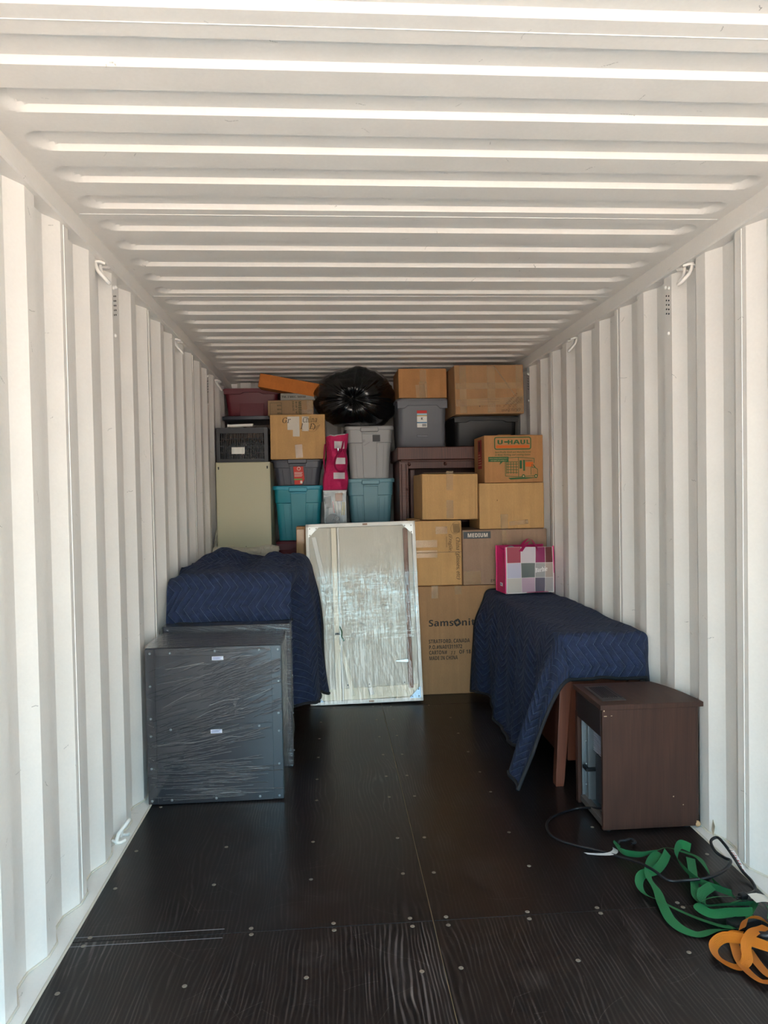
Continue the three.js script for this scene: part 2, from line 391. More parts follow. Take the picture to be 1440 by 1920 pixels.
trimMesh('steel header over the open container doors', metreUV(at(new THREE.BoxGeometry(2.5, .16, .1), 0, ROOF - .03, DOOR + .04)));
for (const side of [-1, 1]) trimMesh(`${side < 0 ? 'left' : 'right'} corner post of the open container end`, metreUV(at(new THREE.BoxGeometry(.12, 2.5, .12), side * 1.2, 1.17, DOOR + .05)));
trimMesh('steel door sill at the open container end', metreUV(at(new THREE.BoxGeometry(2.5, .18, .1), 0, -.095, DOOR + .04)));
{ // floor boards
  const floor = structure('floor', 'dark film-faced plywood container floor');
  const zc = [DOOR, -2.26, -4.605, BACK];
  let n = 0;
  for (let r = 0; r < 3; r++) for (let c = 0; c < 2; c++) {
    const x0 = c ? .0011 : -FLOORHALF + .003, x1 = c ? FLOORHALF - .003 : -.0011, za = zc[r] - .0012, zb = zc[r + 1] + .0012;
    const g = at(rbox(x1 - x0, .028, za - zb, .0012, 1), (x0 + x1) / 2, -.014, (za + zb) / 2);
    const m = metreUV(g), uv = m.attributes.uv;
    for (let i = 0; i < uv.count; i++) uv.setXY(i, (uv.getX(i) - x0) / 1.122, -(uv.getY(i) - za) / 2.345);
    mesh('floor_panel', m, M_floor[r * 2 + c], floor).userData.label = n++ < 2 ? 'plywood panel with pale worn grain' : 'dark plywood panel';
  }
  mesh('joint_filler', at(new THREE.BoxGeometry(FLOORHALF * 2, .02, DOOR - BACK), 0, -.0135, (DOOR + BACK) / 2), std(0xa58d68, .8), floor);
  const scr = [[-.053, -4.335], [.048, -4.331], [-.056, -4.027], [.043, -4.034], [-.055, -3.746], [.044, -3.74], [-.061, -3.455], [.04, -3.455], [-.065, -3.216], [.049, -3.213], [-.063, -2.826], [.043, -2.818], [-.068, -2.555], [.043, -2.551], [-.072, -2.281], [.044, -2.277], [-.069, -2.237], [.044, -2.232], [-.066, -2.02], [.047, -2.024], [-.393, -3.458], [-.39, -3.217], [-.396, -2.831], [-.396, -2.551], [-.317, -2.279], [-.315, -2.242], [-.394, -2.026], [-.732, -2.825], [-.736, -2.552], [-.576, -2.278], [-.572, -2.246], [-.388, -4.334], [-.392, -4.039], [-.393, -3.751], [.396, -4.321], [.392, -4.033], [.392, -3.735], [.397, -3.456], [.398, -3.22], [.385, -2.825], [.394, -2.56], [-.058, -4.612], [.056, -4.601], [-.308, -4.615], [.3, -4.594], [-1.076, -2.83], [-1.078, -2.563], [-1.072, -2.28], [-1.079, -2.239], [-1.078, -2.027], [-1.075, -3.226], [.729, -2.831], [.812, -2.278], [.818, -2.251], [.31, -2.278], [.306, -2.239], [.541, -2.245], [.541, -2.277], [.39, -2.023], [.724, -2.027], [1.071, -2.572], [-.732, -2.024], [1.07, -2.024], [1.07, -2.277]];
  const head = new THREE.LatheGeometry([[0, .0006], [.0022, .0006], [.003, .0014], [.0062, .0014], [.0072, .0004], [.0074, -.002]].map(([a, b]) => new THREE.Vector2(a, b)), 14);
  for (const [x, z] of scr) { const m = mesh('screw', head, M_screw, floor); m.position.set(x, 0, z); m.rotation.set(rr(-.06, .06), rr(0, 6), rr(-.06, .06)); }
  for (const z of [-2.238, -2.284]) mesh('scored_line', at(new THREE.BoxGeometry(.46, .0006, .0016), -.89, .0002, z), std(0x8f8f95, .6), floor);
}

// ---------------------------------------------------------------- cartons
function carton(label, mat, x0, x1, y0, y1, zf, depth, { turn = 0, group, name = 'cardboard_box', lean = 0 } = {}) {
  const w = x1 - x0, h = y1 - y0;
  const o = thing(name, label, 'box', [(x0 + x1) / 2, y0, zf - depth / 2], turn, group);
  o.userData.size = undefined; delete o.userData.size;
  mesh('body', metreUV(at(rbox(w, h, depth, .006, 2), 0, h / 2, 0)), mat, o);
  o.W = w; o.H = h; o.D = depth; o.rotation.z = lean;
  return o;
}
// strips of packing tape on the front (u, v in metres from the front's lower left corner)
function tape(o, u, v, w, h, rot = 0, mat = M_tape, lift = .0012) {
  return mesh('tape', metreUV(at(rbox(w, h, .0012, .0005, 1), u - o.W / 2, v, o.D / 2 + lift, 0, 0, rot)), mat, o);
}
const face = (o, name, u0, v0, u1, v1, draw, ppm, label) => print(o, name, u1 - u0, v1 - v0, (u0 + u1) / 2 - o.W / 2, (v0 + v1) / 2, o.D / 2 + .0022, draw, ppm, 0, label);
function scrawl(c, s, x, y, size, rot = 0, col = '#2b2622') { c.save(); c.translate(x, y); c.rotate(rot); c.font = `italic ${size}px serif`; c.fillStyle = col; c.fillText(s, 0, 0); c.restore(); }

{ // tall luggage carton on the floor
  const o = carton('tall brown carton with Samsonite printing standing on floor behind navy-blanketed table', M_kraftDull, .258, 1.13, 0, .733, -4.83, .44);
  face(o, 'printing', .045, .2, .56, .56, (c, W, H) => {
    c.fillStyle = '#33302e'; c.font = `600 ${H * .172}px sans-serif`;
    textFit(c, 'Sams', W * .064, H * .268, W * .338);
    const cx = W * .447, cy = H * .208, r = H * .064;
    c.lineWidth = r * .42; c.strokeStyle = '#33302e';
    c.beginPath(); c.arc(cx, cy, r * .78, 0, 7); c.stroke();
    for (let k = 0; k < 4; k++) { c.beginPath(); c.arc(cx + Math.cos(k * 1.571) * r * .45, cy + Math.sin(k * 1.571) * r * .45, r * .5, k * 1.571, k * 1.571 + 2.4); c.stroke(); }
    textFit(c, 'nite', W * .497, H * .268, W * .27);
    c.font = `600 ${H * .1}px sans-serif`;
    textFit(c, 'STRATFORD. CANADA', W * .064, H * .588, W * .545);
    textFit(c, 'P.O.#NA01311972', W * .064, H * .695, W * .443);
    textFit(c, 'CARTON#', W * .066, H * .797, W * .24);
    textFit(c, 'OF 18', W * .462, H * .797, W * .16);
    scrawl(c, '11', W * .345, H * .805, H * .09);
    textFit(c, 'MADE IN CHINA', W * .066, H * .902, W * .38);
  }, 1600, 'dark grey printed lettering');
  tape(o, .125, .695, .046, .085); tape(o, .285, .705, .046, .06);
  mesh('crease', at(rbox(.003, .7, .0012, .0005, 1), -.32, .36, .22), M_kraftDull, o);
}
{ // carton with handwriting running down its edge
  const o = carton('kraft carton with handwriting "China, glasses, etc" down its right side', M_kraft, .255, .577, .735, 1.174, -4.86, .42);
  face(o, 'handwriting', .205, .02, .322, .43, (c, W, H) => {
    c.save(); c.rotate(Math.PI / 2); c.fillStyle = '#3a332a';
    c.font = `italic ${W * .3}px serif`; textFit(c, 'China (glasses, etc)', H * .25, -W * .68, H * .7);
    c.font = `italic ${W * .26}px serif`; textFit(c, '(Fragile)', H * .2, -W * .26, H * .3);
    c.restore();
    c.strokeStyle = '#3a332a'; c.lineWidth = 2.4;
    c.beginPath(); c.ellipse(W * .66, H * .1, W * .27, H * .1, .35, 0, 7); c.stroke();
    for (let k = 0; k < 13; k++) { c.beginPath(); c.moveTo(W * (.5 + .03 * k), H * .03); c.lineTo(W * (.54 + .03 * k), H * .18); c.stroke(); }
    for (let k = 0; k < 2; k++) { c.beginPath(); c.moveTo(W * (.14 - .04 * k), H * .24); c.lineTo(W * (.14 - .04 * k), H * .42); c.stroke(); }
  }, 1900, 'black marker handwriting');
  tape(o, .075, .285, .16, .05); tape(o, .075, .215, .16, .05); tape(o, .185, .375, .08, .05);
  mesh('flap_edge', metreUV(at(rbox(.318, .004, .02, .001, 1), 0, .226, .204)), M_kraftOld, o);
  mesh('top_flap', metreUV(at(rbox(.06, .004, .38, .001, 1), -.15, .444, 0, 0, 0, .12)), M_kraft, o);
}
{
  const o = carton('wide taupe carton with white MEDIUM lettering on a grey band', M_kraftGrey, .579, 1.157, .735, 1.108, -4.83, .45);
  face(o, 'printing', .0, .0, .578, .373, (c, W, H) => {
    c.fillStyle = '#54585a'; c.fillRect(W * .01, H * .03, W * .32, H * .125);
    c.fillStyle = '#e9dccb'; c.font = `bold ${H * .1}px sans-serif`; textFit(c, 'MEDIUM', W * .055, H * .13, W * .245);
    c.fillStyle = '#3c3a38'; c.font = `${H * .07}px sans-serif`; c.fillText('g', W * .322, H * .94); c.fillText('e', W * .35, H * .94);
  }, 1500, 'grey band with white lettering');
  tape(o, .285, .29, .03, .16); tape(o, .06, .05, .12, .09);
  mesh('crease', at(rbox(.0022, .365, .0012, .0005, 1), -.025, .187, .225), M_kraftGrey, o);
  mesh('crease', at(rbox(.0022, .365, .0012, .0005, 1), .12, .187, .225), M_kraftGrey, o);
}
{
  const o = carton('plain kraft carton under the U-HAUL box on the right stack', M_kraft, .705, 1.152, 1.11, 1.422, -4.86, .4, { turn: -.012 });
  tape(o, .17, .05, .05, .1); tape(o, .27, .04, .13, .03, .1);
  for (const u of [.09, .15, .26, .35]) mesh('crease', at(rbox(.0025, .3, .0012, .0005, 1), u - .2235, .155, .2), M_kraft, o);
  mesh('stain', at(rbox(.005, .009, .0008, .0003, 1), -.1, .195, .2008), std(0x7c5a36, .9), o);
}
{
  const o = carton('U-HAUL moving box with green and orange truck print', M_kraftWarm, .742, 1.152, 1.424, 1.748, -4.88, .32, { turn: .015 });
  face(o, 'printing', .02, .008, .4, .318, (c, W, H) => {
    const G = '#37603a', O = '#d4641f', X = W / 100, Y = H / 100;
    c.strokeStyle = G; c.lineWidth = 1.8 * X; c.fillStyle = G;
    const rrect = (x, y, w, h, r) => { c.beginPath(); c.moveTo(x + r, y); c.lineTo(x + w - r, y); c.quadraticCurveTo(x + w, y, x + w, y + r); c.lineTo(x + w, y + h - r); c.quadraticCurveTo(x + w, y + h, x + w - r, y + h); c.lineTo(x + r, y + h); c.quadraticCurveTo(x, y + h, x, y + h - r); c.lineTo(x, y + r); c.quadraticCurveTo(x, y, x + r, y); };
    rrect(14 * X, 3 * Y, 66 * X, 26 * Y, 4 * X); c.stroke();
    c.font = `900 ${12.6 * Y}px sans-serif`; c.lineWidth = .8 * X;
    for (const [s, x, w] of [['U', 18, 12], ['H', 37, 11], ['A', 48, 12], ['U', 60, 11], ['L', 71.5, 7]]) { textFit(c, s, x * X, 17.8 * Y, w * X); }
    c.fillRect(31.5 * X, 11.3 * Y, 7 * X, 3.4 * Y);
    c.fillStyle = O; c.fillRect(16.8 * X, 20.6 * Y, 60.5 * X, 5.6 * Y);
    c.fillStyle = G; c.font = `italic bold ${5 * Y}px sans-serif`;
    textFit(c, 'Specifically Sized and Manufactured', 14 * X, 37 * Y, 66 * X); textFit(c, 'to Make Packing and Loading Easier.', 14 * X, 43 * Y, 66 * X);
    c.fillRect(2 * X, 45.5 * Y, 37 * X, 11 * Y); c.beginPath(); c.moveTo(24 * X, 56 * Y); c.lineTo(22.5 * X, 63 * Y); c.lineTo(29 * X, 56 * Y); c.fill();
    c.fillStyle = '#d0a87b'; c.font = `italic ${3.4 * Y}px sans-serif`; textFit(c, 'Industry leading cardboard strength,', 3.5 * X, 50 * Y, 34 * X); textFit(c, 'stack higher with confidence!', 6 * X, 54.5 * Y, 29 * X);
    // line drawing of a loaded truck
    c.strokeStyle = G; c.lineWidth = 1 * X;
    const L = (...p) => { c.beginPath(); c.moveTo(p[0] * X, p[1] * Y); for (let i = 2; i < p.length; i += 2) c.lineTo(p[i] * X, p[i + 1] * Y); c.stroke(); };
    L(33, 88, 33, 52, 38, 48, 57, 47, 86, 50, 86, 60); L(57, 47, 57, 90); L(35, 83, 35, 57, 56, 57); L(33, 88, 57, 90, 92, 88, 92, 74, 87, 70, 82, 61, 80, 61, 80, 86);
    for (let k = 0; k < 4; k++) { L(38 + k * 5, 57, 38 + k * 5, 83); L(35, 62 + k * 6, 56, 62 + k * 6.3); }
    c.fillStyle = O; c.fillRect(70 * X, 58 * Y, 14 * X, 10 * Y);
    c.fillStyle = G; c.font = `bold ${4.4 * Y}px sans-serif`; textFit(c, 'U-HAUL', 70 * X, 56 * Y, 13 * X);
    c.fillRect(59 * X, 54 * Y, 4.4 * X, 18 * Y); c.fillRect(65.5 * X, 53 * Y, 3.5 * X, 24 * Y);
    for (const x of [66, 89]) { c.beginPath(); c.ellipse(x * X, 89 * Y, 3 * X, 4.4 * Y, 0, 0, 7); c.fill(); }
    c.fillStyle = '#caa178'; for (const x of [66, 89]) { c.beginPath(); c.ellipse(x * X, 89 * Y, 1.3 * X, 1.9 * Y, 0, 0, 7); c.fill(); }
    c.fillStyle = G; c.beginPath(); c.moveTo(38 * X, 92 * Y); c.lineTo(62 * X, 91 * Y); c.lineTo(93 * X, 92 * Y); c.lineTo(70 * X, 95 * Y); c.lineTo(42 * X, 96 * Y); c.fill();
    L(82, 62, 82, 70, 88, 70, 84, 63);
  }, 2400, 'green and orange print');
  print(o, 'side_print', .12, .2, -.2062, .2, .03, (c, W, H) => { c.fillStyle = '#a5332c'; c.fillRect(0, 0, W, H); c.fillStyle = '#5e2420'; c.fillRect(W * .2, H * .05, W * .4, H * .35); c.fillStyle = '#c9a07a'; for (let k = 0; k < 5; k++) c.fillRect(W * .1, H * (.5 + k * .09), W * (.5 + .08 * k), H * .03); }, 800, -Math.PI / 2, 'red fragile sticker');
  mesh('top_flap', metreUV(at(rbox(.09, .003, .2, .001, 1), -.06, .33, .02, 0, .1, .02)), M_kraftWarm, o);
  mesh('top_flap', metreUV(at(rbox(.1, .003, .2, .001, 1), .13, .331, -.02, 0, -.1, -.05)), M_kraftWarm, o);
}
{
  const o = carton('plain kraft carton with taped centre seam in front of the brown wooden cabinet', M_kraft, .304, .69, 1.18, 1.49, -4.88, .36, { turn: .05, lean: -.008 });
  tape(o, .19, .265, .048, .13); tape(o, .19, .07, .048, .125);
  for (const u of [.04, .345, .37]) mesh('crease', at(rbox(.002, .3, .0012, .0005, 1), u - .195, .15, .18), M_kraft, o);
  mesh('top_flap', metreUV(at(rbox(.36, .003, .17, .001, 1), 0, .314, .085, -.03, 0, 0)), M_kraftOld, o);
}
{ // boxes on top
  const o = carton('small kraft carton on the grey tote marked K', M_kraftWarm, .213, .577, 2.074, 2.294, -5.4, .36, { turn: .02 });
  tape(o, .185, .16, .048, .1); tape(o, .185, .06, .06, .12, .04); tape(o, .165, .05, .07, .1, .1);
}
{
  const o = carton('large brown carton wrapped in shiny tape on the black tote near the roof', M_kraftDull, .6, 1.112, 1.93, 2.286, -5.22, .42, { turn: .045, lean: .012 });
  face(o, 'handwriting', .16, .01, .5, .15, (c, W, H) => {
    c.fillStyle = '#4a3a2c'; c.strokeStyle = '#4a3a2c'; c.lineWidth = 2;
    for (let k = 0; k < 9; k++) { c.beginPath(); c.arc(W * (.06 + k * .055), H * .66, H * .035, 0, 7); k === 0 ? c.fill() : c.stroke(); }
    for (let k = 0; k < 2; k++) { c.beginPath(); c.moveTo(W * .05, H * (.32 + k * .12)); c.lineTo(W * .5, H * (.32 + k * .12)); c.stroke(); }
    c.lineWidth = 2.6;                                      // illegible marker lines running up the corner
    for (const [x, y, n] of [[.56, .74, 11], [.68, .76, 8], [.76, .8, 8]]) { c.beginPath(); c.moveTo(W * x, H * y); for (let k = 1; k <= n * 2; k++) c.lineTo(W * (x + .0155 * k + (k % 2 ? .006 : -.004)), H * (y - .034 * k + (k % 2 ? .06 : -.05) * (.5 + hash2(k, n, 5)))); c.stroke(); }
    c.save(); c.translate(W * .96, H * .8); c.rotate(Math.PI - .04); c.font = `italic ${H * .2}px serif`; textFit(c, '(Kitchen', 0, 0, W * .42); c.restore();
  }, 2000, 'dark marker handwriting');
  tape(o, .06, .18, .05, .34); tape(o, .27, .18, .06, .34); tape(o, .48, .18, .05, .34); tape(o, .256, .205, .5, .045); tape(o, .37, .24, .008, .29, .62); tape(o, .256, .09, .5, .05, .03);
}
{
  const o = carton('kraft carton marked China Fragile above the charcoal tote', M_kraft, -.748, -.336, 1.637, 1.973, -5.5, .42);
  face(o, 'handwriting', .07, .2, .4, .33, (c, W, H) => {
    c.fillStyle = c.strokeStyle = '#3a3128'; c.font = `italic ${H * .42}px serif`;
    c.fillText('Gr', W * .05, H * .44); textFit(c, 'China', W * .52, H * .42, W * .34);
    c.lineWidth = 2.2; const L = (...p) => { c.beginPath(); c.moveTo(p[0] * W, p[1] * H); for (let i = 2; i < p.length; i += 2) c.lineTo(p[i] * W, p[i + 1] * H); c.stroke(); };
    L(.7, .5, .9, .48); L(.48, .86, .55, .85); L(.49, .93, .56, .92); c.fillText('l', W * .47, H * .8); c.fillText('E', W * .67, H * .8); c.fillText(')', W * .75, H * .84);
    c.beginPath(); c.moveTo(W * .64, H * .86); c.quadraticCurveTo(W * .72, H * 1.04, W * .82, H * .9); c.quadraticCurveTo(W * .9, H * .74, W * .91, H * .6); c.stroke();
    for (let k = 0; k < 12; k++) L(.79 + .011 * k, .7 - .014 * k, .83 + .009 * k, .86 - .024 * k);
  }, 1900, 'dark marker handwriting');
  tape(o, .175, .27, .09, .1, 0, M_whiteTape); tape(o, .265, .265, .05, .11, 0, M_whiteTape); tape(o, .195, .195, .05, .05, -.02, M_whiteTape); tape(o, .213, .06, .055, .1, .06);
}
{
  const o = carton('brown carton printed 3.0 CU FT sideways on top of the China carton', M_kraftOld, -.772, -.425, 1.974, 2.094, -5.6, .3, { turn: .02, lean: .012 });
  face(o, 'printing', .005, .002, .342, .118, (c, W, HH) => { const H = HH * 1.5;
    const G = '#33492f'; c.fillStyle = c.strokeStyle = G; c.lineWidth = 3;
    c.strokeRect(W * .04, H * .1, W * .26, H * .8); c.font = `bold ${H * .3}px sans-serif`; c.fillText('✓', W * .06, H * .55); c.fillText('OK', W * .12, H * .85);
    c.font = `bold ${H * .09}px sans-serif`; for (let k = 0; k < 4; k++) c.fillText('RECYCLE', W * .2, H * (.25 + k * .17), W * .09);
    c.save(); c.translate(W * .68, H * .04); c.rotate(Math.PI / 2); c.font = `bold ${W * .085}px sans-serif`; c.fillText('MEDIUM', 0, 0); c.font = `bold ${W * .05}px sans-serif`; c.fillText('18 1/8" x 18"', 0, W * .07); c.fillText('3.0 CU FT', 0, W * .14); c.restore();
  }, 1500, 'green box print');
  tape(o, .32, .06, .045, .11); tape(o, .3, .03, .09, .03);
}
{
  const o = carton('flat greyish carton wedged under the tilted orange-brown box', M_pale, -.675, -.40, 2.098, 2.152, -5.64, .25);
  face(o, 'printing', .01, .008, .24, .048, (c, W, H) => { c.fillStyle = '#3a3a3c'; c.font = `bold ${H * .55}px sans-serif`; textFit(c, 'TM. I MEC. 50550', 0, H * .75, W * .8); }, 1200);
}
{ // long narrow box leaning across
  const o = thing('narrow_box', 'long narrow orange-brown carton tilted across the top of the stack', 'box', [-.6, 2.212, -5.72], 0);
  mesh('body', metreUV(at(rbox(.47, .105, .16, .004, 2), 0, 0, 0)), M_orange, o);
  mesh('end_flap', metreUV(at(rbox(.003, .1, .15, .001, 1), -.2365, 0, 0)), M_orange, o);
  o.rotation.z = -.19; o.rotation.y = -.02;
}
{ // flat carton edge behind the wrapped table
  const o = carton('flat brown carton standing behind the wrapped white table, taped edge showing', M_kraftDull, -.545, .2, 0, 1.15, -5.0, .12);
  tape(o, .03, .93, .05, .4); tape(o, .03, .4, .05, .5);
}

// ---------------------------------------------------------------- storage totes
function prism(x0b, x1b, x0t, x1t, yb, yt, zb, zt, th) {    // tapered slab whose front follows the taper
  const g = rbox(1, 1, 1, .06, 1), p = g.attributes.position;
  for (let i = 0; i < p.count; i++) {
    const u = p.getX(i) + .5, v = p.getY(i) + .5, w = p.getZ(i) - .5;
    p.setXYZ(i, (x0b + (x1b - x0b) * u) * (1 - v) + (x0t + (x1t - x0t) * u) * v, yb + (yt - yb) * v, zb * (1 - v) + zt * v + w * th);
  }
  g.computeVertexNormals();
  return g;
}
const T_plastic = dataTex(256, 256, (i, j) => .5 + .5 * (hash2(i, j, 7) - .5) * .6 + .2 * (vnoise(i / 6, j / 6, 8, 42, 42) - .5), { repeat: [6, 6] });
const plastic = (c, r = .45) => std(c, r, { bumpMap: T_plastic, bumpScale: .0006 });
function roughTote(label, x, y, zf, w, h, d, color, lidColor = color) {   // tote with stepped sides, a broad centre rib and clip handles
  const o = thing('storage_tote', label, 'tote', [x, y, zf - d / 2]);
  const m = plastic(color), l = plastic(lidColor);
  mesh('body', loft([{ y: 0, w: w * .78, d: d * .84, r: .035 }, { y: h * .68, w: w * .875, d: d * .93, r: .035 }, { y: h * .69, w: w * .905, d: d * .955, r: .035 }, { y: h * .93, w: w * .925, d: d * .97, r: .035 }]), m, o);
  const zb = d * .42, zt = d * .485;
  mesh('centre_rib', metreUV(prism(-w * .13, w * .13, -w * .155, w * .155, .004, h * .9, zb + .014, zt + .008, .03)), m, o);
  for (const s of [-1, 1]) mesh('side_rib', metreUV(prism(s * w * .205 - w * .05, s * w * .205 + w * .05, s * w * .235 - w * .055, s * w * .235 + w * .055, .004, h * .66, zb + .006, d * .465 + .006, .02)), m, o);
  mesh('lid', loft([{ y: h * .925, w: w * .985, d: d * .99, r: .045 }, { y: h * .935, w: w, d: d, r: .045 }, { y: h * .985, w: w, d: d, r: .045 }, { y: h, w: w * .975, d: d * .975, r: .04 }, { y: h * 1.0, w: w * .9, d: d * .9, r: .035 }, { y: h * .985, w: w * .88, d: d * .88, r: .03 }]), l, o);
  mesh('handle', metreUV(at(rbox(w * .36, .032, .03, .006, 2), 0, h * .93, d / 2 + .006)), l, o);
  mesh('handle_grip', metreUV(at(rbox(w * .31, .014, .022, .004, 2), 0, h * .93 - .026, d / 2 + .001)), l, o);
  o.W = w; o.H = h; o.D = d;
  return o;
}
function smoothTote(label, x, y, zf, w, h, d, color, lidColor = color, notch = .3, panel = true, low = .82) {
  const o = thing('storage_tote', label, 'tote', [x, y, zf - d / 2]);
  const m = plastic(color, .5), l = plastic(lidColor, .5);
  mesh('body', loft([{ y: 0, w: w * low, d: d * .86, r: .03 }, { y: .006, w: w * (low + .015), d: d * .875, r: .035 }, { y: h * .8, w: w * .92, d: d * .95, r: .04 }, { y: h * .94, w: w * .94, d: d * .96, r: .04 }]), m, o);
  mesh('collar', at(extrude([[-w * .475, h * .94], [-w * .47, h * .8], [-w * notch, h * .8], [-w * (notch - .06), h * .86], [w * (notch - .06), h * .86], [w * notch, h * .8], [w * .47, h * .8], [w * .475, h * .94]], .012, .002), 0, 0, d * .475), m, o);
  if (panel) mesh('handle_panel', at(extrude([[-w * .2, h * .02], [-w * .21, h * .7], [-w * .18, h * .77], [w * .18, h * .77], [w * .21, h * .7], [w * .2, h * .02]], .01, .002), 0, 0, d * .452, -.075, 0, 0), m, o);
  mesh('lid', loft([{ y: h * .935, w: w * .99, d: d * .99, r: .045 }, { y: h * .945, w: w, d: d, r: .045 }, { y: h * .985, w: w, d: d, r: .045 }, { y: h, w: w * .96, d: d * .97, r: .04 }]), l, o);
  o.W = w; o.H = h; o.D = d;
  return o;
}
{
  roughTote('bright teal tote under the charcoal tote in the left stack', -.551, 1.02, -5.55, .392, .418, .5, 0x1f8795, 0x2795ac);
  const c = roughTote('charcoal tote with red and white sticker on the teal tote', -.553, 1.44, -5.55, .4, .196, .5, 0x43454f);
  print(c, 'sticker', .085, .135, .012, .075, c.D / 2 + .016, (x, W, H) => {
    x.fillStyle = '#c9473f'; x.beginPath(); x.moveTo(0, 0); x.lineTo(W * .88, 0); x.lineTo(W, H * .7); x.lineTo(W * .75, H); x.lineTo(W * .1, H); x.fill();
    x.strokeStyle = x.fillStyle = '#e9d9d0'; x.lineWidth = W * .05; x.beginPath(); x.arc(W * .5, H * .12, W * .14, 0, 7); x.stroke();
    for (let k = 0; k < 4; k++) x.fillRect(W * .1, H * (.32 + k * .07), W * (.72 - .06 * (k % 2)), H * .03);
    x.fillStyle = '#6fa356'; x.fillRect(W * .05, H * .68, W * .75, H * .08); x.fillStyle = '#e9e2d6'; x.fillRect(W * .6, H * .8, W * .2, H * .15);
  }, 1800, 0, 'red product sticker');
  const g = roughTote('light grey tote under the black bag on the dusty blue tote', .004, 1.482, -5.6, .384, .408, .5, 0x9b9b9a);
  mesh('patch', at(rbox(.058, .05, .002, .001, 1), .052, .312, .263), M_black, g).userData.label = 'black tape patch';
  print(g, 'handwriting', .08, .06, -.02, .28, .2655, (x, W, H) => { scrawl(x, 'D', W * .08, H * .5, H * .42, -.2, '#6a6a68'); x.strokeStyle = '#6a6a68'; x.lineWidth = 2; x.beginPath(); x.moveTo(W * .2, H * .95); for (let k = 1; k < 10; k++) x.lineTo(W * (.2 + k * .06), H * (.95 - k * .045 - (k % 2 ? .12 : 0))); x.stroke(); }, 1800);
  roughTote('dusty blue tote under the light grey tote behind wrapped table', .006, 1.074, -5.6, .38, .41, .5, 0x5f8f9b, 0x6c9ba6);
  const k = smoothTote('slate grey tote with K label on the brown wooden cabinet', .39, 1.705, -5.37, .392, .364, .5, 0x62646a, 0x5b5d63, .34, false, .86);
  print(k, 'label_sticker', .075, .125, -.005, .21, k.D / 2 + .002, (x, W, H) => {
    x.fillStyle = '#e6e4de'; x.fillRect(0, 0, W, H); x.fillStyle = '#c8403c'; x.fillRect(0, 0, W, H * .17); x.fillStyle = '#9fc3cf'; x.fillRect(0, H * .17, W, H * .12); x.fillStyle = '#cda24e'; x.fillRect(0, H * .29, W, H * .05);
    x.fillStyle = '#4d7fa6'; x.fillRect(0, H * .68, W * .98, H * .07); x.fillStyle = '#444'; for (let i = 0; i < 12; i++) x.fillRect(W * (.5 + .035 * i), H * .79, W * (.008 + .012 * (i % 3)), H * .16);
    x.fillStyle = '#222'; x.font = `bold ${H * .22}px sans-serif`; x.fillText('K', W * .38, H * .56);
  }, 2600, 0, 'white product label with a hand-lettered K');
  k.children.at(-1).rotation.x = .02;
  mesh('embossed_plate', at(rbox(.085, .018, .01, .008, 2), 0, .085, k.D * .435 + .006), plastic(0x686a70), k);
  smoothTote('dark maroon tote near the roof in the left corner', -.918, 1.998, -5.86, .46, .228, .5, 0x5c1622, 0x6a1c27, .2);
  smoothTote('shiny black tote under the big taped carton', .856, 1.703, -5.3, .5, .222, .55, 0x0e1013, 0x0b0c0f, .3, false, .9);
  smoothTote('maroon tote lid showing beneath the bright teal tote', -.526, .70, -5.5, .4, .318, .5, 0x5c1622, 0x6f1e29, .2);
}

// ---------------------------------------------------------------- left-hand stack: panel cabinet, crate, bedding
{
  const o = thing('metal_cabinet', 'beige metal cabinet with blank back and two keyhole slots', 'cabinet', [-.937, .985, -5.35 - .2]);
  mesh('shell', metreUV(at(rbox(.386, .628, .4, .004, 2), 0, .314, 0)), std(0xb3ad8f, .45, { bumpMap: T_wallBump, bumpScale: .001 }), o);
  const rim = []; for (const [w, h, x, y] of [[.392, .006, 0, .625], [.392, .006, 0, .003], [.006, .628, -.193, .314], [.006, .628, .193, .314]]) rim.push(bx(w, h, .006, x, y, .2, .002));
  mesh('folded_edge', metreUV(join(rim)), std(0xaaa487, .45), o);
  for (const [x, y] of [[-.177, .585], [.175, .588]]) mesh('keyhole_slot', at(join([bx(.009, .018, .002, x, y, .2008, .0008), at(new THREE.CylinderGeometry(.0055, .0055, .002, 12), x, y + .006, .2008, Math.PI / 2)])), M_black, o);
  mesh('screw_hole', at(new THREE.CylinderGeometry(.003, .003, .002, 10), .01, .012, .2008, Math.PI / 2), M_black, o);
}
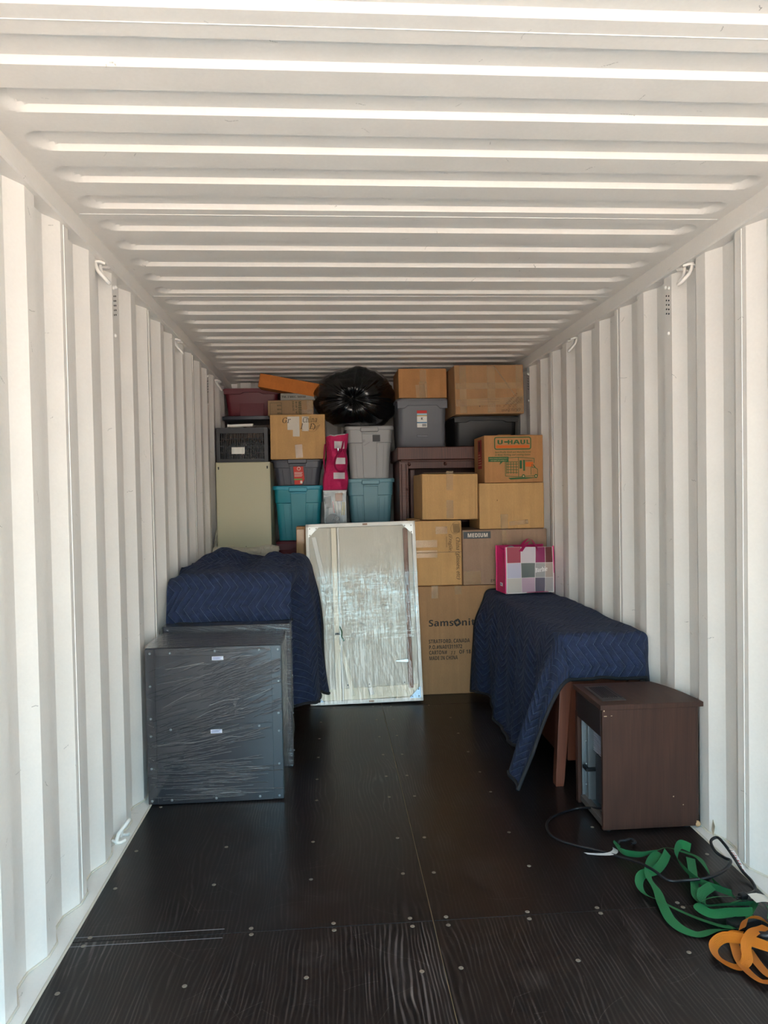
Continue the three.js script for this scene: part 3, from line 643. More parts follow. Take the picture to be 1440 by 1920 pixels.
{
  const W = .38, H = .262, D = .34;
  const o = thing('plastic_crate', 'black slotted plastic crate with white tag on the beige cabinet', 'crate', [-.957, 1.617, -5.5 - D / 2]);
  const bars = [], rails = [];
  const wall = (len, place) => {
    const n = Math.round(len / .013);
    for (let i = 0; i <= n; i++) bars.push(place(bx(.0055, H - .02, .004, -len / 2 + i * len / n, H / 2, 0, .001)));
    for (const [y, h] of [[.014, .03], [.075, .006], [.125, .007], [.18, .006], [H - .022, .042]]) rails.push(place(bx(len, h, .006, 0, y, 0, .002)));
    for (const s of [-1, 1]) rails.push(place(bx(.03, H, .008, s * (len / 2 - .014), H / 2, 0, .003)));
  };
  wall(W, (g) => at(g, 0, 0, D / 2)); wall(W, (g) => at(g, 0, 0, -D / 2)); wall(D, (g) => at(g, W / 2, 0, 0, 0, Math.PI / 2)); wall(D, (g) => at(g, -W / 2, 0, 0, 0, Math.PI / 2));
  mesh('lattice', join(bars), M_blackPlastic, o);
  mesh('frame', join([...rails, bx(W, .008, D, 0, .004, 0)]), M_blackPlastic, o);
  mesh('tag', at(rbox(.098, .05, .002, .001, 1), -.03, .09, D / 2 + .006), M_paper, o).userData.label = 'white paper tag';
  const c = thing('paper_bundle', 'brown paper and white envelopes heaped in the black crate', 'paper', [-.95, 1.63, -5.68]);
  mesh('brown_paper', surface(40, 30, (u, v) => [(u - .5) * .35, .1 + .17 * Math.pow(Math.sin(Math.PI * clamp(u, .02, .98)), .3) * Math.pow(Math.sin(Math.PI * clamp(v, .02, .98)), .3) + .03 * (fbm(u * 5, v * 5, 151, 3) - .5), (v - .5) * .3], (u, v) => [u, v]), std(0x6b5546, .85, both), c);
  mesh('envelope', at(rbox(.19, .018, .12, .002, 1), -.03, .278, .06, .1, .05, .02), M_paper, c);
  mesh('envelope', at(rbox(.11, .004, .13, .001, 1), -.07, .25, .09, .5, -.2, 0), M_paper, c);
}
{
  const o = thing('dark_lid', 'dark flat bin lid between the maroon tote and the black crate', 'lid', [-.93, 1.96, -5.95]);
  mesh('plate', loft([{ y: 0, w: .4, d: .4, r: .03 }, { y: .006, w: .42, d: .42, r: .03 }, { y: .03, w: .42, d: .42, r: .03 }, { y: .034, w: .38, d: .38, r: .03 }]), plastic(0x2c323b), o);
}
{ // mattress-like roll of cream bedding the cabinet stands on
  const o = thing('bedding', 'crumpled cream bedding under the beige metal cabinet', 'bedding', [-.93, 0, -5.38]);
  const m = std(0xcfc6b4, .9, { bumpMap: T_crinkle, bumpScale: .01, ...both });
  mesh('stack', metreUV((() => { const g = new THREE.BoxGeometry(.38, .97, .5, 30, 50, 30), p = g.attributes.position; for (let i = 0; i < p.count; i++) { const x = p.getX(i), y = p.getY(i), z = p.getZ(i), k = .016 * (fbm(x * 9 + z * 5, y * 12, 161, 4) - .5) * 2; p.setXYZ(i, x * (1 + k * 2), Math.min(y, .485) + .485, z * (1 + k * 2) - .17); } g.computeVertexNormals(); return g; })()), m, o);
  mesh('top_fold', surface(60, 40, (u, v) => { const x = -.23 + u * .475, a = v * Math.PI * 1.15, r = .038 * (.8 + .5 * fbm(u * 6, v * 3, 163, 3)); return [x, .962 + r * Math.sin(a) * (.9 + .2 * Math.sin(u * 9)), .055 - r * Math.cos(a) * 1.3]; }, (u, v) => [u * .5, v * .15]), m, o);
  mesh('side_bulge', surface(40, 60, (u, v) => { const y = .82 + v * .36, a = u * Math.PI, r = .045 * Math.sin(Math.PI * clamp(v, .02, .98)) * (.8 + .6 * fbm(u * 3, v * 7, 167, 3)); return [-.222 + .03 - r * .6 + .012 * Math.cos(a), y, .02 + r * Math.sin(a) * 1.3 - .05 * v]; }, (u, v) => [u * .12, v * .4]), m, o);
}

// ---------------------------------------------------------------- bin bag, pink bag, clear bin, wooden cabinet
{
  const o = thing('garbage_bag', 'full shiny black garbage bag gathered at a knot under the roof', 'bag', [-.105, 1.885, -5.72]);
  const pole = new THREE.Vector3(-.05, -.12, 1).normalize(), e1 = new THREE.Vector3(1, 0, .05).normalize(), e2 = new THREE.Vector3().crossVectors(pole, e1).normalize(); e1.crossVectors(e2, pole);
  const N = 360, K = 170;
  const g = surface(N, K, (u, v) => {
    const ph = u * 2 * Math.PI, th = Math.PI * Math.pow(v, 1.15);
    const near = Math.exp(-th * 1.1), w = ph + .25 * (vnoise(Math.cos(ph) * 2 + 5, Math.sin(ph) * 2 + th, 171) - .5);
    const ridge = (n, s, q) => { const t = vnoise(((w / 6.2832) * n % n + n) % n, th * q + s, 173 + s, n); return Math.pow(1 - Math.abs(2 * t - 1), 1.6) - .4; };
    const fade = sstep(0, .25, th);
    let r = 1 + fade * (.2 * near * ridge(14, 1, .35) + .07 * Math.exp(-th * .7) * ridge(28, 2, .6) + .012 * ridge(48, 3, 1.0)) + .05 * (fbm(Math.cos(ph) * 1.6 + th, Math.sin(ph) * 1.6 + 7, 179, 3) - .5) * 2 * sstep(0, .6, th);
    const dent = .2 * Math.exp(-th * th * 16);
    const d = new THREE.Vector3().addScaledVector(pole, Math.cos(th) * (1 - dent)).addScaledVector(e1, Math.sin(th) * Math.cos(ph)).addScaledVector(e2, Math.sin(th) * Math.sin(ph)).multiplyScalar(r);
    // flattened underneath where it sits, slumped a little to the right
    let y = d.y * .252; y = y < -.2 ? -.2 + (y + .2) * .45 : y;
    return [d.x * .325 + (d.y < 0 ? .03 * -d.y : 0), .222 + y * (1 + .04 * d.x), d.z * .27];
  }, (u, v) => [u * 2, v]);
  const t = dataTex(512, 512, (i, j) => { const a = 1 - Math.abs(2 * fbm(i / 34, j / 80, 181, 3) - 1); return Math.pow(a, 2); }, { repeat: [4, 2] });
  mesh('bag_body', mergeVertices(g, 1e-5), std(0x08080a, .2, { bumpMap: t, bumpScale: .0022, clearcoat: .6, clearcoatRoughness: .1, ...both }), o);
  const knot = [];
  for (let k = 0; k < 9; k++) { const a = k * .7 + rr(-.2, .2), L = rr(.02, .05); knot.push(tube([[0, 0, 0], [Math.cos(a) * L * .5, Math.sin(a) * L * .5, .03], [Math.cos(a) * L, Math.sin(a) * L, rr(.02, .05)]], rr(.006, .011), 8, 6)); }
  mesh('knot', at(join(knot), -.025, .19, .18), std(0x0b0b0d, .2, { clearcoat: .5 }), o);
}
{ // tall magenta fabric bag squeezed between the totes
  const o = thing('pink_bag', 'tall magenta fabric bag with white blocks between the tote stacks', 'bag', [-.262, 1.4, -5.5]);
  const M = std(0xc41f5c, .75, { bumpMap: T_crinkle, bumpScale: .006, ...both }), Wt = std(0xd9d2d4, .7, both);
  const front = (u, y) => .075 + .018 * Math.sin(u * 5 + y * 9) + .012 * Math.sin(y * 31 + u * 3);
  mesh('body', surface(60, 60, (u, v) => {
    const a = u * 2 * Math.PI, y = v * .41, half = .085 + .012 * Math.sin(v * 7 + .5) - .01 * sstep(.7, 1, v), lean = .022 * (v - .3);
    const c = Math.cos(a), s = Math.sin(a), x = Math.sign(c) * Math.pow(Math.abs(c), .45) * half, z = Math.sign(s) * Math.pow(Math.abs(s), .55) * front(x / .1, y) * (.98 - .2 * sstep(.85, 1, v));
    return [x + lean, y + (v > .98 ? .012 * c : 0), z];
  }, (u, v) => [u * .5, v * .4]), M, o);
  for (const [x, y, w, h] of [[.03, .335, .075, .055], [.035, .215, .075, .048], [.025, .105, .085, .048]])
    mesh('white_block', surface(8, 8, (u, v) => { const px = x + (u - .5) * w, py = y + (v - .5) * h; return [px, py, front((px - .022 * (py / .41 - .3)) / .1, py) + .004]; }), Wt, o);
  mesh('strap', (() => { const p = [[.06, .36, .115], [.045, .3, .125], [.0, .23, .12], [-.005, .17, .118], [.03, .135, .118], [.072, .15, .113], [.082, .22, .105], [.07, .3, .105]]; return tube(p, .0065, 50, 8); })(), M, o);
  mesh('strap', tube([[-.075, .34, .08], [-.082, .28, .09], [-.086, .2, .09], [-.078, .13, .085]], .006, 30, 8), M, o);
  mesh('zip', tube([[-.04, .412, .06], [-.005, .402, .085], [.02, .408, .085], [.075, .415, .065]], .0035, 30, 6), Wt, o);
  mesh('zip_pull', at(join([bx(.01, .022, .004, 0, 0, 0), bx(.004, .014, .004, 0, -.016, 0)]), .02, .3, .115), M_steel, o);
}
{ // clear bin with odds and ends
  const o = thing('clear_bin', 'clear plastic bin of pencils and oddments under the magenta bag', 'bin', [-.272, 1.12, -5.5]);
  const shell = []; for (const [w, h, d, x, y, z] of [[.168, .27, .002, 0, .135, .06], [.168, .27, .002, 0, .135, -.06], [.002, .27, .12, -.084, .135, 0], [.002, .27, .12, .084, .135, 0], [.168, .003, .12, 0, .0015, 0]]) shell.push(bx(w, h, d, x, y, z, .0008));
  mesh('shell', metreUV(join(shell)), new THREE.MeshPhysicalMaterial({ color: 0xf4f6f6, roughness: .12, transmission: 1, thickness: 0, bumpMap: T_crinkle, bumpScale: .003 }), o);
  mesh('rim', join([bx(.18, .01, .008, 0, .272, .062), bx(.008, .01, .13, -.086, .272, 0), bx(.008, .01, .13, .086, .272, 0)]), std(0xb9bcbc, .25), o);
  for (const [c, x, y, w, h, r] of [[0xb2703e, .03, .225, .055, .06, .0], [0xa9464a, -.012, .15, .01, .09, .12], [0xd7d3c6, .01, .145, .016, .1, .08], [0xcab14a, .055, .14, .007, .1, -.08], [0xd9c24a, .067, .138, .006, .1, -.05], [0xe2e0da, .035, .15, .022, .09, .05], [0x4a4a4e, -.05, .19, .05, .09, .1]]) mesh('oddment', bx(w, h, .03, x, y, .03, .003, 0, 0, r), std(c, .6), o);
  for (const [x, y] of [[-.01, .05], [.02, .03], [-.03, .02], [.015, .065]]) mesh('ring', at(new THREE.TorusGeometry(.016, .005, 8, 20), x, y, .035, .3, .4, 0), std(0xb5aea6, .5), o);
  mesh('crumpled_paper', at(new THREE.IcosahedronGeometry(.055, 3), -.02, .045, -.01), std(0x8a847e, .8, { bumpMap: T_crinkle, bumpScale: .02 }), o);
}
{
  const W = .945, zf = -5.32;
  const o = thing('wooden_cabinet', 'dark brown wooden cabinet with thick moulded top behind the cartons', 'cabinet', [.676, 0, zf]);
  mesh('top', metreUV(at(rbox(W + .03, .095, .62, .008, 2), 0, 1.655, -.27)), M_brown, o);
  mesh('carcass', metreUV(join([bx(W, .02, .5, 0, 1.595, -.29), bx(.03, 1.6, .5, -W / 2 + .015, .8, -.29), bx(.03, 1.6, .5, W / 2 - .015, .8, -.29), bx(W, 1.6, .015, 0, .8, -.53), bx(W, .05, .5, 0, .05, -.29)])), M_brown, o);
  for (const x of [-W / 2 + .035, W / 2 - .035]) { const s = mesh('stile', metreUV(at(rbox(.07, 1.6, .04, .005, 2), x, .805, -.03), true), M_brown, o); for (const k of [-.018, .018]) mesh('fluting', metreUV(at(rbox(.008, 1.55, .012, .004, 2), k, 0, .02)).translate(x, .805, -.03), M_brown, s); }
  mesh('top_rail', metreUV(at(rbox(W - .14, .06, .03, .004, 2), 0, 1.575, -.035)), M_brown, o);
  mesh('moulding', metreUV(at(rbox(W - .02, .014, .025, .005, 2), 0, 1.602, -.005)), M_brown, o);
  for (const x of [-W / 2 + .075, -W / 2 + .345]) mesh('wooden_peg', at(new THREE.SphereGeometry(.013, 14, 10), x, 1.578, -.016), M_brown, o);
  mesh('wooden_peg', at(new THREE.SphereGeometry(.01, 14, 10), -W / 2 + .055, 1.395, -.008), M_brown, o);
  for (const x of [-W / 2 + .105]) mesh('inner_post', metreUV(at(rbox(.035, 1.5, .025, .004, 2), x, .79, -.07)), M_brown, o);
  mesh('shelf', metreUV(at(rbox(W - .06, .02, .44, .003, 1), 0, 1.15, -.3)), M_brown, o);
}

// ---------------------------------------------------------------- wrapped white table on its side, leaning on the cartons
{
  const H = 1.183, Wd = .735;
  const o = thing('folding_table', 'white table frame wrapped in clear film leaning upright on the floor', 'table', [-.094, .006, -4.672]);
  o.rotation.order = 'ZXY'; o.rotation.x = -.169; o.rotation.y = -.02; o.rotation.z = .012;
  const Wm = std(0xe6e4dd, .55), Cream = std(0xf0e6cf, .6), Board = std(0xcbc6b8, .6);
  mesh('table_top', metreUV(at(rbox(Wd - .01, H - .01, .012, .002, 1), 0, H / 2, -.03)), Board, o);
  for (const [w, h, x, y] of [[Wd, .026, 0, H - .013], [Wd, .026, 0, .013], [.024, H, -Wd / 2 + .012, H / 2], [.024, H, Wd / 2 - .012, H / 2]]) mesh('frame_rail', metreUV(at(rbox(w, h, .05, .004, 2), x, y, -.012)), Wm, o);
  const tri = (x, y, sx, sy) => { const m = mesh('corner_bracket', at(extrude([[0, 0], [sx * .075, 0], [0, sy * .075]].sort(() => 0), .003), x, y, .0125), sy > 0 ? std(0x8fb0cb, .35, { metalness: .3 }) : std(0xe6e6e2, .3, { metalness: .4 }), o); m.material.side = THREE.DoubleSide; for (const [a, b] of [[.012, .055], [.012, .012], [.055, .012]]) mesh('bracket_screw', at(new THREE.SphereGeometry(.004, 8, 6), x + sx * a, y + sy * b, .016), M_screw, m); };
  tri(-Wd / 2 + .016, H - .02, 1, -1); tri(Wd / 2 - .016, H - .02, -1, -1); tri(-Wd / 2 + .016, .02, 1, 1); tri(Wd / 2 - .016, .02, -1, 1);
  mesh('leg_rail', metreUV(at(rbox(.034, 1.13, .026, .003, 2), -.182, .59, -.004)), Cream, o).userData.label = 'cream wooden rail';
  mesh('leg_rail', metreUV(at(rbox(.012, 1.13, .022, .003, 2), -.153, .59, -.008)), Wm, o);
  mesh('long_plank', metreUV(at(rbox(.03, 1.05, .02, .003, 2), .296, .61, -.006, 0, 0, -.008)), M_plank, o).userData.label = 'bare brown plank';
  mesh('brace', metreUV(at(rbox(.026, .34, .018, .003, 2), -.122, .215, -.01, 0, 0, .22)), Cream, o);
  mesh('brace', metreUV(at(rbox(.03, .32, .016, .003, 2), -.285, .94, -.012, 0, 0, .2)), Wm, o);
  mesh('cross_board', metreUV(at(rbox(Wd - .06, .075, .01, .003, 1), 0, .062, -.018, 0, 0, .02)), Cream, o);
  mesh('cross_board', metreUV(at(rbox(.03, .05, .014, .003, 1), .03, .075, -.008, 0, 0, .25)), Wm, o);
  mesh('hinge', at(extrude([[0, 0], [.08, .008], [.08, -.012], [0, -.005]], .004), .2, .262, .0), M_steel, o);
  mesh('strap_tag', bx(.036, .013, .004, -.176, .452, .012), M_black, o);
  mesh('hinge_pin', bx(.01, .05, .008, .35, .59, .012, .002, 0, 0, -.1), M_steel, o);
  mesh('hinge_pin', bx(.012, .06, .006, -.345, .575, .012, .002), std(0xcfd2d2, .3), o);
  mesh('green_twine', tube([[-.16, .5, .012], [-.148, .46, .016], [-.15, .435, .015], [-.135, .405, .012]], .0045, 24, 6), std(0x2c5f3d, .8), o);
  for (const [x, y] of [[.03, H - .013], [.03, .013]]) mesh('label_patch', bx(.032, .012, .002, x, y, .014, .0005), std(0x9c7a62, .7), o);
  for (const [x, y] of [[-.12, .12], [.02, .12], [.25, .12]]) mesh('bolt_head', at(new THREE.SphereGeometry(.0045, 10, 8), x, y, .001), M_black, o);
  const sheetOf = (w, h, y, z, m, label) => { const q = mesh('stretch_film', at(new THREE.PlaneGeometry(w, h, 2, 2), 0, y, z), m, o); q.userData.label = label; return q; };
  sheetOf(Wd - .004, H - .012, H / 2, .0165, creaseFilm(1000, 1600, (line, c, w, h) => {
    for (let k = 0; k < 1150; k++) { const y = h * Math.pow(rnd(), 1.5) * .62, x = rr(0, w); line(x, y, 1.571 + rr(-.06, .06) + (x / w - .5) * -.12, rr(30, 190), rr(.6, 2.2), rr(.1, .45), rr(-6, 6)); }
    for (let k = 0; k < 520; k++) line(rr(0, w), rr(.5, .95) * h, 1.571 + rr(-.03, .03), rr(60, 320), rr(.5, 1.5), rr(.06, .26));
    for (let k = 0; k < 60; k++) line(rr(.35, 1) * w, rr(.62, .95) * h, 1.2 + rr(-.04, .04), rr(120, 420), rr(.6, 1.4), rr(.08, .26), 14);
  }, .0045, 1.5), 'clear film pulled into fine upright creases');
  sheetOf(Wd - .002, .44, .63, .0185, creaseFilm(1000, 600, (line, c, w, h) => {
    for (let k = 0; k < 620; k++) line(rr(-.1, 1) * w, rr(0, h), rr(-.16, .06), rr(40, 300), rr(.6, 2), rr(.1, .5), rr(-8, 8));
    for (let k = 0; k < 380; k++) line(rr(0, w), rr(0, h), 1.571 + rr(-.08, .08), rr(20, 140), rr(.6, 1.8), rr(.08, .4));
  }, .0045, 1.5), 'second band of film across the middle');
}

// ---------------------------------------------------------------- film-wrapped steel cabinets, left
const M_slate = std(0x23262f, .5, { metalness: .15, bumpMap: T_plastic, bumpScale: .0004 });
const M_slateEdge = std(0x1e212a, .45, { metalness: .15 });
const T_pull = dataTex(512, 512, (i, j) => { const a = 1 - Math.abs(2 * fbm(i / 120, j / 9 + i / 60, 241, 3) - 1); return Math.pow(a, 3); }, { repeat: [1.6, 1.6] });
const M_film1 = film(T_pull, { bumpScale: .003, roughness: .12 });
const M_crease1 = creaseFilm(1000, 1180, (line, c, w, h) => {
  for (let k = 0; k < 70; k++) line(rr(.0, .7) * w, rr(.12, .62) * h, -rr(.15, .42), rr(120, 380), rr(1.4, 3.4), rr(.2, .5), rr(-16, 16));
  for (let k = 0; k < 110; k++) line(rr(.4, .9) * w, rr(.1, .46) * h, -rr(.2, .55), rr(60, 240), rr(1.2, 3.4), rr(.25, .7), rr(-10, 10));
  for (let k = 0; k < 44; k++) { const y = rr(.5, .8) * h; line(rr(.0, .3) * w, y, -rr(.1, .3) + (y / h - .6) * .6, rr(200, 640), rr(1.6, 4), rr(.3, .7), rr(-24, 24)); }
  for (let k = 0; k < 64; k++) line(rr(.02, .6) * w, rr(.74, .985) * h, rr(-.05, .06), rr(140, 480), rr(1.2, 3.2), rr(.25, .7), rr(-6, 6));
  for (let k = 0; k < 26; k++) line(.66 * w, .39 * h, rr(-2.2, -.2) + Math.PI * (k % 2), rr(20, 90), rr(1, 2), rr(.3, .6));
  for (let k = 0; k < 30; k++) line(rr(0, .06) * w, rr(.3, .9) * h, rr(-.6, .6), rr(16, 60), rr(1, 2.4), rr(.2, .5));
  for (let k = 0; k < 24; k++) line(rr(.05, .8) * w, rr(.005, .03) * h, rr(-.1, .1), rr(30, 200), rr(1.4, 3), rr(.3, .6));
}, .0055, 1.75);
{
  const x0 = -1.133, x1 = -.537, H = .7, D = .34;
  const o = thing('wrapped_cabinet', 'slate grey riveted cabinet wrapped in film, frontmost on the left', 'cabinet', [(x0 + x1) / 2, 0, -3.25 - D / 2], .0);
  const W = x1 - x0, f = D / 2;
  mesh('body', metreUV(at(rbox(W, H, D, .006, 2), 0, H / 2, 0)), M_slate, o);
  for (const x of [-W / 2 + .022, W / 2 - .022]) mesh('edge_strip', metreUV(at(rbox(.042, H - .012, .006, .002, 2), x, H / 2, f + .002)), M_slateEdge, o);
  for (const y of [.02, H - .02]) mesh('edge_strip', metreUV(at(rbox(W - .09, .036, .005, .002, 2), 0, y, f + .0015)), M_slateEdge, o);
  mesh('middle_strip', metreUV(at(rbox(W - .09, .03, .004, .002, 2), 0, .335, f + .001)), M_slateEdge, o);
  const cx = (x0 + x1) / 2, rv = at(new THREE.SphereGeometry(.0058, 12, 8, 0, Math.PI * 2, 0, Math.PI / 2), 0, 0, 0, Math.PI / 2);
  for (const [x, y] of [[-1.11, .677], [-1.023, .676], [-.827, .679], [-.632, .678], [-.549, .678], [-1.112, .531], [-1.113, .387], [-1.114, .309], [-1.028, .335], [-1.115, .164], [-1.116, .02], [-1.03, .02], [-.835, .02], [-.642, .019], [-.556, .019], [-.549, .535], [-.552, .392], [-.552, .312], [-.554, .164], [-.639, .338]]) mesh('rivet', rv, M_steel, o).position.set(x - cx, y, f + .0045);
  for (const [x, y] of [[-.815, .647], [-.828, .321]]) print(o, 'label_sticker', .05, .017, x - cx, y, f + .0065, (c, w, h) => { c.fillStyle = '#dfe3f2'; c.fillRect(0, 0, w, h); c.fillStyle = '#5a68a8'; for (let k = 0; k < 3; k++) c.fillRect(w * .08, h * (.18 + k * .26), w * (.8 - .15 * (k % 2)), h * .12); }, 2600, 0, 'small white label');
  mesh('stretch_film', metreUV(at(rbox(W + .012, .0012, D + .02, .0004, 1), 0, H + .003, .002)), M_film1, o);
  mesh('stretch_film', metreUV(at(rbox(.0012, H - .006, D + .02, .0004, 1), W / 2 + .006, H / 2, .002)), M_film1, o);
  mesh('stretch_film', at(new THREE.PlaneGeometry(W + .006, H - .012), 0, H / 2 + .003, f + .0135), M_crease1, o).userData.label = 'clear film pulled into slanting creases';
  // film bunched into ropes where it was pulled round the edges
  const ropes = [];
  for (let k = 0; k < 22; k++) {
    const y = rr(.02, .66), L = rr(.06, .26), x = rr(-W / 2 + .02, W / 2 - L), sl = (y > .36 ? rr(.1, .5) : y > .2 ? rr(.05, .22) : rr(-.03, .05)), b = rr(-.01, .01), z = f + .0125;
    if (y + sl * L > .69) continue;
    ropes.push(tube([[x, y, z], [x + L * .5, y + sl * L * .5 + b, z + .0012], [x + L, y + sl * L, z]], rr(.0006, .0016), 14, 5));
  }
  mesh('film_folds', join(ropes), std(0xffffff, .1, { transmission: .9, thickness: 0 }), o).userData.kind = 'stuff';
  mesh('film_tail', surface(24, 30, (u, v) => [W / 2 + .012 + .03 * Math.sin(v * 3.1) * u + .012 * (fbm(u * 4, v * 9, 231, 3) - .5), .13 + v * .26, -.1 + u * .05 + .03 * (fbm(u * 5, v * 7, 233, 3) - .5)], (u, v) => [u * .1, v * .3]), film(T_crinkle, { bumpScale: .01, roughness: .2 }), o).userData.label = 'loose crumpled tail of film';
}
{
  const x0 = -1.14, x1 = -.517, H = .727, D = .09;
  const o = thing('wrapped_cabinet', 'slightly taller slate cabinet in film standing right behind the frontmost one', 'cabinet', [(x0 + x1) / 2, 0, -3.622 - D / 2]);
  const W = x1 - x0;
  mesh('body', metreUV(at(rbox(W, H, D, .006, 2), 0, H / 2, 0)), M_slate, o);
  mesh('edge_strip', metreUV(at(rbox(.006, H - .012, .04, .002, 2), W / 2 + .001, H / 2, D / 2 - .024)), M_slateEdge, o);
  for (let k = 0; k < 4; k++) mesh('rivet', at(new THREE.SphereGeometry(.005, 8, 6), 0, 0, 0), M_steel, o).position.set(W / 2 + .005, .08 + k * .19, D / 2 - .024);
  mesh('stretch_film', metreUV(at(rbox(W + .012, H - .006, D + .008, .006, 2), 0, H / 2 + .004, 0)), M_film1, o);
}

// ---------------------------------------------------------------- moving blankets
// cloth over a box: (s, t) run across x and along z in metres; beyond the box the cloth bends over the edge and hangs
function drape({ x0, x1, zb, zf, top, oL, oR, oF, oB = () => 0, flare, ripple, lump, push, nu = 150, nv = 190, R = .045, rightClamp = Infinity }) {
  const w = x1 - x0, d = zf - zb;
  const st = (u, v) => { const t0 = -oB(u), t = t0 + v * (d + oF(u) - t0), l = oL(clamp(t, 0, d) / d, t), r = oR(clamp(t, 0, d) / d, t); return [-l + u * (w + l + r), t]; };
  const pos = (u, v) => {
    const [s, t] = st(u, v), ds = s < 0 ? s : s > w ? s - w : 0, dt = t > d ? t - d : t < 0 ? t : 0, r = Math.hypot(ds, dt), cs = clamp(s, 0, w), ct = clamp(t, 0, d);
    let x = x0 + cs, z = zb + ct, y = top + lump(cs / w, ct / d, s, t);
    if (r > 1e-6) {
      const nx = ds / r, nz = dt / r, f = flare(ds, dt, ct / d, cs / w), arc = R * Math.PI / 2;
      let out, drop;
      if (r < arc) { out = R * Math.sin(r / R); drop = R * (1 - Math.cos(r / R)); } else { out = R + (r - arc) * f; drop = R + (r - arc) * Math.sqrt(1 - f * f); }
      out += ripple(ds, dt, s, t) * sstep(0, .25, drop);
      y -= drop;
      if (y < .012) { out += .012 - y; y = .012 + .004 * Math.sin(s * 40 + t * 30); }
      x += nx * out; z += nz * out;
      const p = push?.(ds, dt, ct / d, cs / w); if (p) { x += p[0]; y += p[1]; z += p[2]; }
    }
    return [Math.min(x, rightClamp), Math.max(y, .01), z];
  };
  return { st, pos, geo: surface(nu, nv, pos, (u, v) => { const [s, t] = st(u, v); return [s, t]; }) };
}
function hem(o, d, sides) {
  for (const side of sides) {
    const pts = [];
    for (let k = 0; k <= 70; k++) { const q = k / 70; pts.push(d.pos(...(side === 'front' ? [q, 1] : side === 'left' ? [0, q] : side === 'right' ? [1, q] : [q, 0]))); }
    mesh('binding', tube(pts, .0085, 240, 8), M_binding, o).userData.label = 'black edge binding';
  }
}
{ // right: table under a navy blanket
  const t = thing('wooden_table', 'reddish wooden table with tapered legs under the right navy blanket', 'table', [.945, 0, -4.03]);
  mesh('table_top', metreUV(at(rbox(.37, .03, 1.5, .006, 2), .0, .672, 0)), M_cherry, t);
  for (const x of [-.165, .165]) mesh('apron', at(extrude([[-.7, .66], [.7, .66], [.72, .3], [.68, .12], [.64, .1], [-.64, .1], [-.68, .12], [-.72, .3]], .018, .002), x + .009, 0, 0, 0, -Math.PI / 2, 0), M_cherry, t);
  mesh('end_apron', metreUV(at(rbox(.32, .56, .018, .003, 1), 0, .375, .72)), M_cherry, t);
  for (const [x, z] of [[-.19, .765], [.17, .765], [-.19, -.72], [.17, -.72]]) mesh('leg', metreUV(prism(x * 1.15 - .02, x * 1.15 + .02, x * .8 - .032, x * .8 + .032, 0, .655, z * 1.02 + .01, z * .955 + (z > 0 ? .005 : .04), .05)), M_cherry, t);
  const o = thing('moving_blanket', 'navy quilted moving blanket spread over the table along the right wall', 'blanket', [0, 0, 0]);
  const d = drape({
    x0: .758, x1: 1.125, zb: -4.8, zf: -3.27, top: .702, R: .035, nu: 170, nv: 220, rightClamp: 1.158,
    oL: (q) => .70 - .04 * Math.sin(q * 9), oR: (q) => .1 + .16 * sstep(.8, 1, q), oF: () => .225,
    flare: (ds, dt, q) => ds < 0 ? (dt > 0 ? .34 + .06 * sstep(0, .2, dt) : .09 + .22 * sstep(.78, 1, q) - .07 * sstep(.35, .05, q)) : .06,
    ripple: (ds, dt, s, t) => ds < 0 ? .075 * sstep(.5, .05, t) + .02 * Math.sin(t * 13 + .8) * Math.min(1, -ds * 2) + .008 * Math.sin(t * 31 + ds * 6) : .01 * Math.sin(s * 22),
    lump: (a, b) => .012 * (fbm(a * 3, b * 7, 251, 3) - .5) * 2,
    push: (ds, dt) => dt > 0 && ds < 0 ? [0, 0, .42 * dt * Math.min(1, -ds / .5)] : null,
  });
  mesh('cloth', d.geo, M_quilt, o);
  hem(o, d, ['front', 'left', 'back']);
}
{ // left: rumpled blanket over covered furniture
  const f = thing('chest', 'low chest hidden under the rumpled navy blanket on the left', 'chest', [-.9, 0, -4.29]);
  mesh('body', metreUV(at(rbox(.44, .9, .74, .006, 2), 0, .46, 0)), M_cherry, f);
  mesh('lid', metreUV(at(rbox(.46, .03, .76, .006, 2), 0, .922, 0)), M_cherry, f);
  const o = thing('moving_blanket', 'rumpled navy quilted moving blanket heaped over furniture on the left', 'blanket', [0, 0, 0]);
  const d = drape({
    x0: -1.145, x1: -.515, zb: -4.62, zf: -3.84, top: .968, R: .085, nu: 170, nv: 170,
    oL: () => .0, oR: (q, t) => .8 + .14 * (1 - q) - .12 * sstep(.7, .98, t), oF: (u) => .285 + .02 * Math.sin(u * 5), oB: () => .05,
    flare: (ds, dt, q) => ds > 0 ? (dt > 0 ? .0 : .02 + .06 * sstep(.85, .2, q)) : dt > 0 ? .14 : .05,
    ripple: (ds, dt, s, t) => ds > 0 ? .03 * Math.sin(t * 11 + 2.2) * Math.min(.8, ds * 1.6) + .01 * Math.sin(t * 27 + ds * 8) : .02 * Math.sin(s * 8 + 1) + .012 * Math.sin(s * 17),
    push: (ds, dt, q) => ds > 0 ? [-.16 * sstep(.5, .9, q) * Math.min(1, ds / .25), 0, -.1 * dt] : null,
    lump: (a, b) => .03 * (1 - b) + .055 * Math.exp(-((a - .32) ** 2 / .03 + (b - .18) ** 2 / .05)) + .04 * Math.exp(-((a - .78) ** 2 / .008 + (b - .42) ** 2 / .1)) - .03 * Math.exp(-((a - .58) ** 2 / .01 + (b - .3) ** 2 / .1)) + .045 * (fbm(a * 4, b * 5, 261, 4) - .5) * 2 * sstep(1.1, .6, b) - .05 * sstep(.12, 0, a) * (1 - b * .4),
  });
  mesh('cloth', d.geo, M_quilt, o);
  hem(o, d, ['front', 'right', 'back']);
}

